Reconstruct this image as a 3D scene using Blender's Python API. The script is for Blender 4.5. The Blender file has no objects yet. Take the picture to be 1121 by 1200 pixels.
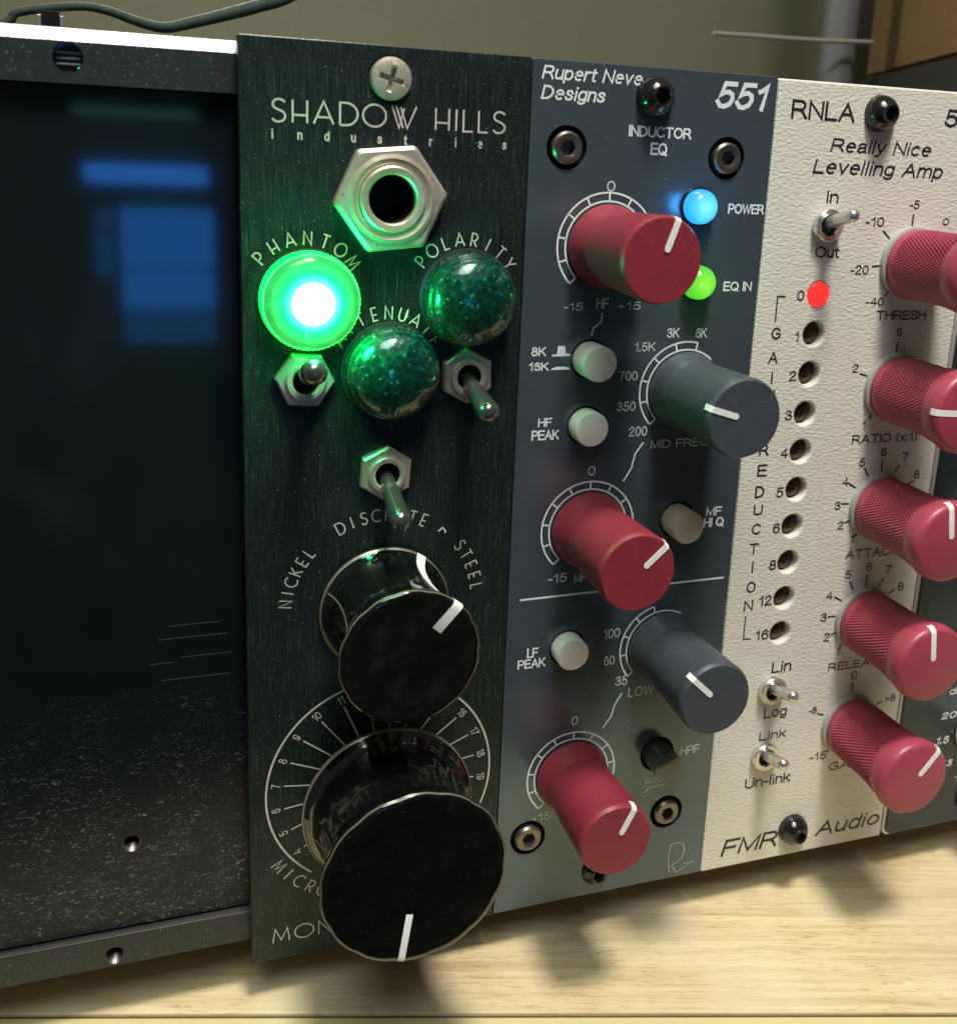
import bpy, bmesh, math, random
from mathutils import Vector, Matrix
random.seed(4)
MM = 0.001
PI = math.pi
scene = bpy.context.scene
COL = scene.collection

WORLD_S = 0.085
KEY_LOC = (45, -190, 620)
KEY_W = 4.2
FILL_W = 9.5
LIT_S = 4.5
LED_W = 0.034
WIN_S = 5.0
# ------------------------------------------------------------------ camera
CAM = Vector((-12.47, -141.13, 121.83))
RX = Vector((0.940877, -0.335348, 0.04787))
RD = Vector((-0.036529, -0.240933, -0.969854))
RF = Vector((0.336772, 0.910765, -0.238939))
cd = bpy.data.cameras.new('camera')
cam = bpy.data.objects.new('camera', cd); COL.objects.link(cam)
m = Matrix((( RX.x, -RD.x, -RF.x, CAM.x*MM), (RX.y, -RD.y, -RF.y, CAM.y*MM), (RX.z, -RD.z, -RF.z, CAM.z*MM), (0, 0, 0, 1)))
cam.matrix_world = m
cd.sensor_fit = 'AUTO'; cd.sensor_width = 36
cd.lens = 36*1254.859/1200
cd.shift_x = -(617.98-560.5)/1200
cd.shift_y = -(600-479.77)/1200
cd.clip_start = 0.005; cd.clip_end = 20
cd.dof.use_dof = True; cd.dof.focus_distance = 0.165; cd.dof.aperture_fstop = 44
scene.camera = cam

# ------------------------------------------------------------------ world and lamps
w = bpy.data.worlds.new('World'); scene.world = w; w.use_nodes = True
bg = w.node_tree.nodes['Background']
bg.inputs[0].default_value = (1.0, 0.96, 0.92, 1); bg.inputs[1].default_value = WORLD_S
def area(name, loc, target, size, power, color, shape='DISK'):
    l = bpy.data.lights.new(name, 'AREA'); l.shape = shape; l.size = size*MM; l.energy = power; l.color = color
    o = bpy.data.objects.new(name, l); COL.objects.link(o); o.location = Vector(loc)*MM
    o.rotation_euler = (Vector(target)-Vector(loc)).to_track_quat('-Z', 'Y').to_euler()
    return o
area('desk_lamp_light', KEY_LOC, (60, 0, 60), 105, KEY_W, (1.0, 0.945, 0.845))
area('rear_accent_light', (15, 235, 300), (50, -10, 60), 90, 0.8, (1.0, 0.97, 0.92))  # unseen lamp added behind the rack for highlights on the knob tops
area('overhead_fill_light', (-150, -700, 1300), (50, 0, 50), 700, FILL_W, (0.97, 1.0, 0.94))  # broad fill lamp added overhead to lift the shadows
scene.view_settings.view_transform = 'Standard'; scene.view_settings.look = 'None'
scene.view_settings.gamma = 1; scene.view_settings.exposure = 0
scene.render.engine = 'CYCLES'

# ------------------------------------------------------------------ materials
def newmat(name):
    m = bpy.data.materials.new(name); m.use_nodes = True
    nt = m.node_tree; b = nt.nodes['Principled BSDF']
    return m, nt, b
def N(nt, typ, **kw):
    n = nt.nodes.new(typ)
    for k, v in kw.items():
        if k in n.inputs: n.inputs[k].default_value = v
        else: setattr(n, k, v)
    return n
def coord(nt, scale=(1, 1, 1), rot=(0, 0, 0), kind='Object'):
    tc = N(nt, 'ShaderNodeTexCoord'); mp = N(nt, 'ShaderNodeMapping')
    mp.inputs['Scale'].default_value = [s*1000 for s in scale]; mp.inputs['Rotation'].default_value = rot
    nt.links.new(tc.outputs[kind], mp.inputs['Vector'])
    return mp.outputs['Vector']
def ramp(nt, fac, stops):
    r = N(nt, 'ShaderNodeValToRGB'); e = r.color_ramp.elements
    while len(e) < len(stops): e.new(0.5)
    for k, (p, c) in enumerate(stops):
        e[k].position = p; e[k].color = (c[0], c[1], c[2], 1) if not isinstance(c, (int, float)) else (c, c, c, 1)
    nt.links.new(fac, r.inputs['Fac']); return r.outputs['Color']
def noise(nt, vec, scale, detail=3, rough=0.55, dist=0.0):
    n = N(nt, 'ShaderNodeTexNoise', Scale=scale, Detail=detail, Roughness=rough, Distortion=dist)
    nt.links.new(vec, n.inputs['Vector']); return n.outputs['Fac']
def mixc(nt, fac, a, b):
    mx = N(nt, 'ShaderNodeMix', data_type='RGBA')
    nt.links.new(fac, mx.inputs[0])
    for s, v in ((6, a), (7, b)):
        if isinstance(v, tuple): mx.inputs[s].default_value = (*v, 1)
        else: nt.links.new(v, mx.inputs[s])
    return mx.outputs[2]
def bump(nt, b, h, strength, dist_mm, prev=None):
    bp = N(nt, 'ShaderNodeBump', Strength=strength, Distance=dist_mm*MM)
    nt.links.new(h, bp.inputs['Height'])
    if prev: nt.links.new(prev, bp.inputs['Normal'])
    nt.links.new(bp.outputs['Normal'], b.inputs['Normal']); return bp.outputs['Normal']
def speck(nt, vec, scale, thr, soft=0.03):
    return ramp(nt, noise(nt, vec, scale, 2, 0.6), [(thr, 0), (min(thr+soft, 1), 1)])
def simple(name, col, rough=0.4, metal=0.0, var=0.12, dust=None, dustcol=(0.5, 0.5, 0.45), bmp=0.0, bscale=3.0, coat=0, ior=1.5, spec=0.5):
    m, nt, b = newmat(name); v = coord(nt)
    n = noise(nt, v, 0.35, 4)
    c = mixc(nt, n, tuple(x*(1-var) for x in col), tuple(min(1, x*(1+var)) for x in col))
    if dust:
        d = speck(nt, v, 2.6, dust); c = mixc(nt, d, c, dustcol)
    nt.links.new(c, b.inputs['Base Color'])
    r = N(nt, 'ShaderNodeMapRange'); r.inputs['To Min'].default_value = max(0.02, rough*0.8); r.inputs['To Max'].default_value = min(1, rough*1.25)
    nt.links.new(noise(nt, v, 1.1, 3), r.inputs['Value']); nt.links.new(r.outputs[0], b.inputs['Roughness'])
    b.inputs['Metallic'].default_value = metal; b.inputs['IOR'].default_value = ior; b.inputs['Specular IOR Level'].default_value = spec
    b.inputs['Coat Weight'].default_value = coat; b.inputs['Coat Roughness'].default_value = 0.05
    if bmp: bump(nt, b, noise(nt, v, bscale, 3), bmp, 0.1)
    return m
def emis(name, col, strength, base=(0.02, 0.02, 0.02)):
    m, nt, b = newmat(name)
    b.inputs['Base Color'].default_value = (*base, 1); b.inputs['Emission Color'].default_value = (*col, 1)
    b.inputs['Emission Strength'].default_value = strength; b.inputs['Roughness'].default_value = 0.2
    return m

# black brushed preamp panel: fine vertical brushing, dust caught in it
def mat_brushed():
    m, nt, b = newmat('black_brushed_aluminium')
    v = coord(nt, (9, 9, 0.16)); v2 = coord(nt)
    s = noise(nt, v, 1.0, 3, 0.65)
    base = ramp(nt, s, [(0.30, (0.004, 0.009, 0.008)), (0.58, (0.013, 0.024, 0.021)), (0.78, (0.10, 0.14, 0.125))])
    d = speck(nt, v2, 3.0, 0.66, 0.06)
    base = mixc(nt, d, base, (0.22, 0.25, 0.22))
    nt.links.new(base, b.inputs['Base Color'])
    b.inputs['Metallic'].default_value = 0.30
    r = ramp(nt, s, [(0.3, 0.30), (0.7, 0.52)]); nt.links.new(r, b.inputs['Roughness'])
    bump(nt, b, s, 0.35, 0.03)
    return m
# slate blue satin paint of the equaliser panel
def mat_slate(name='slate_blue_satin_paint', c0=(0.082, 0.112, 0.138), c1=(0.112, 0.148, 0.178)):
    m, nt, b = newmat(name); v = coord(nt)
    c = mixc(nt, noise(nt, v, 0.25, 4), c0, c1)
    c = mixc(nt, ramp(nt, noise(nt, v, 1.4, 2), [(0.72, 0), (0.75, 1)]), c, (0.33, 0.38, 0.40))
    nt.links.new(c, b.inputs['Base Color']); b.inputs['Metallic'].default_value = 0.55
    r = ramp(nt, noise(nt, v, 0.6, 4), [(0.3, 0.20), (0.7, 0.27)]); nt.links.new(r, b.inputs['Roughness'])
    b.inputs['Specular IOR Level'].default_value = 0.7
    bump(nt, b, noise(nt, v, 6.0, 2), 0.12, 0.02)
    return m
# cream wrinkle powder coat
def mat_wrinkle():
    m, nt, b = newmat('cream_wrinkle_powder_coat')
    v = coord(nt, (1, 1, 1), (0, 0.5, 0)); v2 = coord(nt, (0.75, 1, 1.5), (0, 0.6, 0))
    c = mixc(nt, noise(nt, v, 0.5, 4), (0.64, 0.61, 0.535), (0.71, 0.68, 0.605))
    nt.links.new(c, b.inputs['Base Color']); b.inputs['Roughness'].default_value = 0.46
    a = noise(nt, v2, 1.55, 3, 0.5, 0.4)
    bump(nt, b, a, 0.9, 0.17)
    return m
def mat_wood():
    m, nt, b = newmat('pale_bamboo_wood')
    v = coord(nt, (0.035, 1.0, 1.0)); v2 = coord(nt, (0.14, 1.3, 1.3)); v3 = coord(nt, (0.3, 0.3, 0.3))
    g = noise(nt, v, 0.55, 4, 0.6, 0.4)
    c = ramp(nt, g, [(0.28, (0.46, 0.34, 0.17)), (0.5, (0.64, 0.51, 0.29)), (0.75, (0.76, 0.65, 0.42))])
    t = ramp(nt, noise(nt, v2, 1.6, 5, 0.75, 0.5), [(0.53, 0), (0.62, 0.85)])
    c = mixc(nt, t, c, (0.36, 0.25, 0.11))
    c = mixc(nt, ramp(nt, noise(nt, v3, 0.12, 3), [(0.35, 0), (0.7, 1)]), c, mixc(nt, g, (0.60, 0.50, 0.32), (0.80, 0.72, 0.52)))
    nt.links.new(c, b.inputs['Base Color']); b.inputs['Roughness'].default_value = 0.42
    bump(nt, b, noise(nt, v2, 1.0, 4, 0.7, 0.3), 0.3, 0.15)
    return m
# recessed black blanking plate: polished above, dusty and rougher towards the bottom edge
def mat_plate():
    m, nt, b = newmat('dusty_black_gloss_steel'); v = coord(nt)
    tc = N(nt, 'ShaderNodeTexCoord'); sp = N(nt, 'ShaderNodeSeparateXYZ'); nt.links.new(tc.outputs['Object'], sp.inputs[0])
    mr = N(nt, 'ShaderNodeMapRange'); mr.inputs['From Min'].default_value = -0.020; mr.inputs['From Max'].default_value = -0.056
    nt.links.new(sp.outputs['Z'], mr.inputs['Value'])          # 0 in the middle, 1 at the bottom
    v2 = coord(nt, (0.6, 1, 1.6), (0, 0.4, 0))
    fine = ramp(nt, noise(nt, v2, 1.5, 7, 0.8, 1.6), [(0.555, 0), (0.60, 0.25), (0.70, 1)])
    big = ramp(nt, noise(nt, v, 0.16, 3, 0.6, 0.6), [(0.38, 0.12), (0.62, 1)])
    m0 = N(nt, 'ShaderNodeMath', operation='MULTIPLY'); nt.links.new(fine, m0.inputs[0]); nt.links.new(big, m0.inputs[1]); fine = m0.outputs[0]
    mu = N(nt, 'ShaderNodeMath', operation='MULTIPLY'); nt.links.new(fine, mu.inputs[0]); nt.links.new(mr.outputs[0], mu.inputs[1])
    nt.links.new(mixc(nt, mu.outputs[0], (0.005, 0.008, 0.010), (0.80, 0.81, 0.80)), b.inputs['Base Color'])
    b.inputs['Metallic'].default_value = 0.0; b.inputs['Specular IOR Level'].default_value = 0.5
    rr = N(nt, 'ShaderNodeMapRange'); rr.inputs['To Min'].default_value = 0.055; rr.inputs['To Max'].default_value = 0.55
    nt.links.new(mr.outputs[0], rr.inputs['Value']); nt.links.new(rr.outputs[0], b.inputs['Roughness'])
    mb = N(nt, 'ShaderNodeMath', operation='MULTIPLY'); nt.links.new(noise(nt, v2, 2.2, 5, 0.7), mb.inputs[0]); nt.links.new(mr.outputs[0], mb.inputs[1])
    bump(nt, b, mb.outputs[0], 0.5, 0.10)
    return m
def mat_jewel():
    m, nt, b = newmat('dark_green_jewel_plastic'); v = coord(nt)
    vo = N(nt, 'ShaderNodeTexVoronoi', Scale=1.2); nt.links.new(v, vo.inputs['Vector'])
    c = ramp(nt, vo.outputs['Distance'], [(0.1, (0.001, 0.022, 0.018)), (0.62, (0.001, 0.050, 0.038)), (0.95, (0.006, 0.12, 0.085))])
    c = mixc(nt, ramp(nt, noise(nt, v, 1.3, 3, 0.7), [(0.60, 0), (0.70, 1)]), c, (0.02, 0.38, 0.27))  # bright specks put the jewel's inner sparkle into the colour
    nt.links.new(c, b.inputs['Base Color']); b.inputs['Metallic'].default_value = 0.35; b.inputs['Roughness'].default_value = 0.30
    bp = N(nt, 'ShaderNodeBump', Strength=0.15, Distance=0.3*MM); nt.links.new(vo.outputs['Distance'], bp.inputs['Height']); nt.links.new(bp.outputs[0], b.inputs['Normal'])
    b.inputs['Coat Weight'].default_value = 1; b.inputs['Coat Roughness'].default_value = 0.03; b.inputs['Coat Tint'].default_value = (0.8, 1, 0.9, 1)
    return m
def mat_lit_jewel():
    m, nt, b = newmat('lit_green_jewel')
    tc = N(nt, 'ShaderNodeTexCoord'); mp = N(nt, 'ShaderNodeMapping'); mp.inputs['Scale'].default_value = (1000, 0, 1000)
    nt.links.new(tc.outputs['Object'], mp.inputs[0])
    ln = N(nt, 'ShaderNodeVectorMath', operation='LENGTH'); nt.links.new(mp.outputs[0], ln.inputs[0])
    dv = N(nt, 'ShaderNodeMath', operation='DIVIDE'); nt.links.new(ln.outputs['Value'], dv.inputs[0]); dv.inputs[1].default_value = 6.4
    wob = noise(nt, coord(nt), 0.6, 2); 
    c = ramp(nt, dv.outputs[0], [(0.0, (1.0, 1.0, 1.0)), (0.37, (0.85, 1.0, 0.97)), (0.46, (0.10, 1.0, 0.75)), (0.60, (0.02, 0.85, 0.28)), (0.80, (0.07, 0.70, 0.12)), (0.965, (0.05, 0.62, 0.12)), (0.985, (0.0, 1.0, 0.045))])
    s = ramp(nt, dv.outputs[0], [(0.0, 0.70), (0.36, 1.0), (0.44, 0.40), (0.58, 0.22), (0.66, 0.14), (0.74, 0.19), (0.84, 0.12), (0.95, 0.18), (0.985, 1.0)])
    sm = N(nt, 'ShaderNodeMath', operation='MULTIPLY'); nt.links.new(s, sm.inputs[0]); sm.inputs[1].default_value = LIT_S*1.3
    wm = N(nt, 'ShaderNodeMapRange'); wm.inputs['From Min'].default_value = 0.35; wm.inputs['From Max'].default_value = 0.65; wm.inputs['To Min'].default_value = 0.85; wm.inputs['To Max'].default_value = 1.1
    nt.links.new(wob, wm.inputs['Value']); sm2 = N(nt, 'ShaderNodeMath', operation='MULTIPLY'); nt.links.new(sm.outputs[0], sm2.inputs[0]); nt.links.new(wm.outputs[0], sm2.inputs[1])
    nt.links.new(c, b.inputs['Emission Color']); nt.links.new(sm2.outputs[0], b.inputs['Emission Strength'])
    b.inputs['Base Color'].default_value = (0.0, 0.15, 0.06, 1); b.inputs['Roughness'].default_value = 0.15
    return m
def mat_led(name, core, rim, s):
    m, nt, b = newmat(name)
    tc = N(nt, 'ShaderNodeTexCoord'); mp = N(nt, 'ShaderNodeMapping'); mp.inputs['Scale'].default_value = (400, 0, 400)
    nt.links.new(tc.outputs['Object'], mp.inputs[0])
    ln = N(nt, 'ShaderNodeVectorMath', operation='LENGTH'); nt.links.new(mp.outputs[0], ln.inputs[0])
    nt.links.new(ramp(nt, ln.outputs['Value'], [(0.15, core), (0.95, rim)]), b.inputs['Emission Color'])
    b.inputs['Emission Strength'].default_value = s; b.inputs['Base Color'].default_value = (0.02, 0.02, 0.02, 1); b.inputs['Roughness'].default_value = 0.08
    return m
def mat_backwall():
    m, nt, b = newmat('cluttered_room_wall'); v = coord(nt)
    nt.links.new(ramp(nt, noise(nt, v, 0.0032, 3, 0.6, 0.6), [(0.40, (0.02, 0.018, 0.02)), (0.50, (0.20, 0.19, 0.12)), (0.56, (0.04, 0.03, 0.03)), (0.66, (0.60, 0.42, 0.45))]), b.inputs['Base Color'])
    b.inputs['Roughness'].default_value = 0.8
    return m
def mat_gloss():
    m, nt, b = newmat('glossy_black_bakelite'); v = coord(nt)
    c = mixc(nt, speck(nt, v, 2.6, 0.72), (0.0035, 0.0045, 0.004), (0.05, 0.05, 0.045))
    nt.links.new(c, b.inputs['Base Color']); b.inputs['Specular IOR Level'].default_value = 1.0
    nt.links.new(ramp(nt, noise(nt, v, 0.16, 4, 0.6, 0.5), [(0.40, 0.05), (0.75, 0.16)]), b.inputs['Roughness'])
    bump(nt, b, noise(nt, v, 0.12, 2), 0.5, 0.5)
    return m
M = dict(
 brushed=mat_brushed(), slate=mat_slate(), wrinkle=mat_wrinkle(), wood=mat_wood(), plate=mat_plate(), jewel=mat_jewel(), lit=mat_lit_jewel(),
 dark=mat_slate('charcoal_satin_paint', (0.030, 0.040, 0.050), (0.045, 0.058, 0.068)),
 red=simple('satin_crimson_plastic', (0.24, 0.024, 0.038), 0.42, dust=0.70, dustcol=(0.55, 0.10, 0.14), bmp=0.10, bscale=6),
 pink=simple('knurled_rose_plastic', (0.36, 0.050, 0.082), 0.38, dust=0.72, dustcol=(0.6, 0.2, 0.25)),
 grey=simple('blue_grey_satin_plastic', (0.050, 0.060, 0.075), 0.42, dust=0.70, dustcol=(0.22, 0.22, 0.21), bmp=0.10, bscale=6),
 gloss=mat_gloss(),
 rim_highlight=simple('pale_highlight_tone', (0.30, 0.275, 0.215), 0.35, metal=0.6),
 nickel=simple('tarnished_nickel', (0.66, 0.60, 0.48), 0.40, metal=0.72, var=0.25, dust=0.66, dustcol=(0.30, 0.25, 0.17), bmp=0.2, bscale=2),
 chrome=simple('bright_chrome', (0.66, 0.65, 0.62), 0.26, metal=0.85, var=0.2),
 gun=simple('grey_toggle_metal', (0.15, 0.17, 0.155), 0.20, metal=0.8, var=0.2),
 blacksteel=simple('black_oxide_steel', (0.010, 0.010, 0.010), 0.14, metal=0.0, spec=0.7, bmp=0.2, bscale=1.2),
 socket=simple('worn_grey_steel', (0.22, 0.19, 0.17), 0.35, metal=0.9, var=0.3),
 hole=simple('dark_hole', (0.006, 0.006, 0.006), 0.6),
 brown=simple('unlit_brown_led', (0.045, 0.012, 0.006), 0.25),
 ivory=simple('ivory_plastic', (0.90, 0.86, 0.80), 0.36, var=0.06),
 ivory_d=simple('aged_ivory_plastic', (0.60, 0.53, 0.40), 0.42, var=0.08),
 smoke=simple('smoked_translucent_plastic', (0.060, 0.062, 0.052), 0.18, spec=0.8),
 ink_w=simple('white_ink', (0.70, 0.74, 0.76), 0.5, var=0.15),
 ink_g=simple('faded_grey_ink', (0.58, 0.62, 0.63), 0.5, var=0.25),
 ink_s=simple('silver_ink', (0.50, 0.47, 0.42), 0.4, var=0.3),
 ink_k=simple('black_ink', (0.018, 0.018, 0.022), 0.45, var=0.2),
 white=simple('white_paint_line', (0.84, 0.84, 0.82), 0.4, var=0.04),
 washer=simple('grey_washer_plastic', (0.36, 0.36, 0.35), 0.4),
 rail=simple('black_powder_coated_rail', (0.022, 0.028, 0.028), 0.42, metal=0.2, dust=0.67, dustcol=(0.12, 0.13, 0.12), bmp=0.3, bscale=2.2),
 bare=simple('bare_scratched_aluminium', (0.85, 0.85, 0.85), 0.42, metal=0.3, dust=0.55, dustcol=(0.45, 0.45, 0.45), bmp=0.8, bscale=2.0),
 pcb=simple('black_steel_case', (0.02, 0.02, 0.02), 0.5),
 rubber=simple('black_rubber', (0.02, 0.02, 0.02), 0.7),
 border=simple('pale_silver_edge', (0.62, 0.58, 0.50), 0.3, metal=0.5),
 reflection_streak=simple('dull_reflection_tone', (0.02, 0.045, 0.042), 0.5),
 wall=simple('olive_wall_paint', (0.095, 0.098, 0.058), 0.85, var=0.10, bmp=0.2, bscale=0.4),
 backwall=mat_backwall(),
 rod=simple('dull_grey_rod', (0.15, 0.145, 0.13), 0.6),
 cable=simple('dark_green_cable_sheath', (0.010, 0.026, 0.017), 0.75),
 pole=simple('grey_painted_pole', (0.07, 0.07, 0.075), 0.5),
 brownwood=simple('brown_stained_wood', (0.13, 0.075, 0.026), 0.5, var=0.3),
 blackbox=simple('flat_black', (0.006, 0.006, 0.005), 0.6),
 strip=simple('yellow_green_edge_banding', (0.62, 0.55, 0.28), 0.45, var=0.08),
 groove=simple('dark_glue_line', (0.10, 0.06, 0.025), 0.8),
 led_b=mat_led('blue_led_lens', (0.16, 0.72, 1.0), (0.02, 0.38, 1.0), 1.4), led_g=mat_led('green_led_lens', (0.30, 1.0, 0.05), (0.08, 0.75, 0.03), 0.95), led_r=emis('red_led_lens', (1.0, 0.035, 0.03), 1.0),
 pane=emis('window_daylight_pane', (0.030, 0.25, 0.95), WIN_S), pane_d=emis('window_dim_pane', (0.030, 0.25, 0.80), WIN_S*0.45), pane_b=emis('window_bright_pane', (0.040, 0.26, 1.0), WIN_S*1.7), pane_f=emis('window_faint_pane', (0.25, 0.8, 0.8), WIN_S*0.28),
)

# ------------------------------------------------------------------ builders (mm, world axes: x right, y away, z up)
def finish(name, bm, mat, parent=None, loc=(0, 0, 0), smooth=None, roty=0.0):
    bmesh.ops.scale(bm, vec=(MM, MM, MM), verts=bm.verts)
    me = bpy.data.meshes.new(name); bm.to_mesh(me); bm.free()
    me.materials.append(M[mat] if isinstance(mat, str) else mat)
    if smooth:
        me.shade_smooth(); me.set_sharp_from_angle(angle=math.radians(smooth))
    return link(name, me, parent, loc, roty)
def link(name, me, parent, loc, roty=0.0):
    """loc is in world mm; the parent chain holds no scale, and only knobs turn"""
    o = bpy.data.objects.new(name, me); COL.objects.link(o)
    o.location = Vector(loc)*MM
    if roty: o.rotation_euler = (0, roty, 0)
    if parent is not None:
        o.parent = parent
        if parent.get('_turn') is None: o.location = (Vector(loc) - Vector(parent['_w']))*MM
    o['_w'] = list(loc)
    return o
def thing(name, label, cat, loc=(0, 0, 0), group=None):
    o = bpy.data.objects.new(name, None); COL.objects.link(o); o.empty_display_size = 0.01
    o.location = Vector(loc)*MM; o['label'] = label; o['category'] = cat; o['_w'] = list(loc)
    if group: o['group'] = group
    return o
def tag(o, label, cat, kind=None):
    if label: o['label'] = label
    if cat: o['category'] = cat
    if kind: o['kind'] = kind
    return o
def f_hex(rot=0):
    def f(t):
        a = (t - rot) % (PI/3) - PI/6
        return math.cos(PI/6)/math.cos(a)
    return f
def f_cross(w):
    def f(t):
        a = abs((t + PI/4) % (PI/2) - PI/4)
        if a < 1e-6: return 1.0
        return min(1.0/math.cos(a), (w/math.sin(a)))  if math.sin(a) > 0 else 1.0
    return f
def lathe(prof, seg=48, rf=None, axis='y'):
    """prof: (r, h[, f]); h runs towards the viewer (-y). closes to centre when r == 0"""
    bm = bmesh.new(); rings = []
    for p in prof:
        r, h = p[0], p[1]; f = p[2] if len(p) > 2 else None
        if r <= 0: rings.append([bm.verts.new((0, -h, 0))]); continue
        ring = []
        for k in range(seg):
            t = 2*PI*k/seg; q = r*(f(t) if f else 1.0)*(rf(t, h) if rf else 1.0)
            ring.append(bm.verts.new((q*math.cos(t), -h, q*math.sin(t))))
        rings.append(ring)
    for a, b in zip(rings, rings[1:]):
        for k in range(seg):
            j = (k+1) % seg
            if len(a) == 1 and len(b) == 1: break
            if len(a) == 1: bm.faces.new((a[0], b[k], b[j]))
            elif len(b) == 1: bm.faces.new((a[k], b[0], a[j]))
            else: bm.faces.new((a[k], b[k], b[j], a[j]))
    bmesh.ops.recalc_face_normals(bm, faces=bm.faces)
    return bm
def box(bm, x0, x1, y0, y1, z0, z1, bev=0.0):
    r = bmesh.ops.create_cube(bm, size=1)
    vs = r['verts']
    for v in vs:
        v.co = Vector(((x0+x1)/2 + v.co.x*(x1-x0), (y0+y1)/2 + v.co.y*(y1-y0), (z0+z1)/2 + v.co.z*(z1-z0)))
    if bev:
        es = list({e for v in vs for e in v.link_edges})
        bmesh.ops.bevel(bm, geom=es, offset=bev, segments=2, affect='EDGES', profile=0.6)
    return bm
_k = [0]
def ribbon(bm, pts, width, y=-0.03, closed=False):
    """flat mitred stroke in the xz plane"""
    _k[0] += 1; yy = y - 0.0015*(_k[0] % 9)
    n = len(pts); P = [Vector((p[0], p[1])) for p in pts]; L = []; R = []
    for i in range(n):
        if closed: d0 = P[i]-P[i-1]; d1 = P[(i+1) % n]-P[i]
        else:
            d0 = P[i]-P[i-1] if i else P[1]-P[0]; d1 = P[i+1]-P[i] if i < n-1 else d0
        d0.normalize(); d1.normalize(); n0 = Vector((-d0.y, d0.x)); n1 = Vector((-d1.y, d1.x))
        mv = (n0+n1)
        if mv.length < 1e-3: mv = n0.copy()
        mv.normalize(); s = min(1/max(0.35, mv.dot(n0)), 2.0)*width/2
        L.append(bm.verts.new((P[i].x+mv.x*s, yy, P[i].y+mv.y*s))); R.append(bm.verts.new((P[i].x-mv.x*s, yy, P[i].y-mv.y*s)))
    for i in range(n if closed else n-1):
        j = (i+1) % n
        f = bm.faces.new((L[i], L[j], R[j], R[i]))
        f.normal_update()
        if f.normal.y > 0: f.normal_flip()
def arc(cx, cz, r, a0, a1, n=40):
    return [(cx+r*math.cos(math.radians(a0+(a1-a0)*k/n)), cz+r*math.sin(math.radians(a0+(a1-a0)*k/n))) for k in range(n+1)]
def plate(outer, holes=(), t=2.5, bev=0.0):
    """panel of thickness t behind y=0 with true holes; outer is a list of xz points"""
    cu = bpy.data.curves.new('tmp', 'CURVE'); cu.dimensions = '2D'; cu.fill_mode = 'BOTH'
    for L in [outer] + [arc(x, z, r, 0, 360*(1-1/36), 35) for x, z, r in holes]:
        s = cu.splines.new('POLY'); s.points.add(len(L)-1); s.use_cyclic_u = True
        for q, p in zip(s.points, L): q.co = (p[0], p[1], 0, 1)
    cu.extrude = t/2 - bev; cu.bevel_depth = bev; cu.bevel_resolution = 1; cu.offset = -bev
    ob = bpy.data.objects.new('tmp', cu); COL.objects.link(ob)
    me = bpy.data.meshes.new_from_object(ob.evaluated_get(bpy.context.evaluated_depsgraph_get()))
    bpy.data.objects.remove(ob); bpy.data.curves.remove(cu)
    bm = bmesh.new(); bm.from_mesh(me); bpy.data.meshes.remove(me)
    for v in bm.verts: v.co = Vector((v.co.x, -v.co.z + t/2, v.co.y))
    bmesh.ops.remove_doubles(bm, verts=bm.verts, dist=1e-4)
    bmesh.ops.recalc_face_normals(bm, faces=bm.faces)
    return bm
def rect(x0, x1, z0, z1, r=0.0, corners='all'):
    if r <= 0: return [(x0, z0), (x1, z0), (x1, z1), (x0, z1)]
    o = []
    for cx, cz, a in ((x1-r, z0+r, -90), (x1-r, z1-r, 0), (x0+r, z1-r, 90), (x0+r, z0+r, 180)): o += arc(cx, cz, r, a, a+90, 6)
    return o
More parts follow.
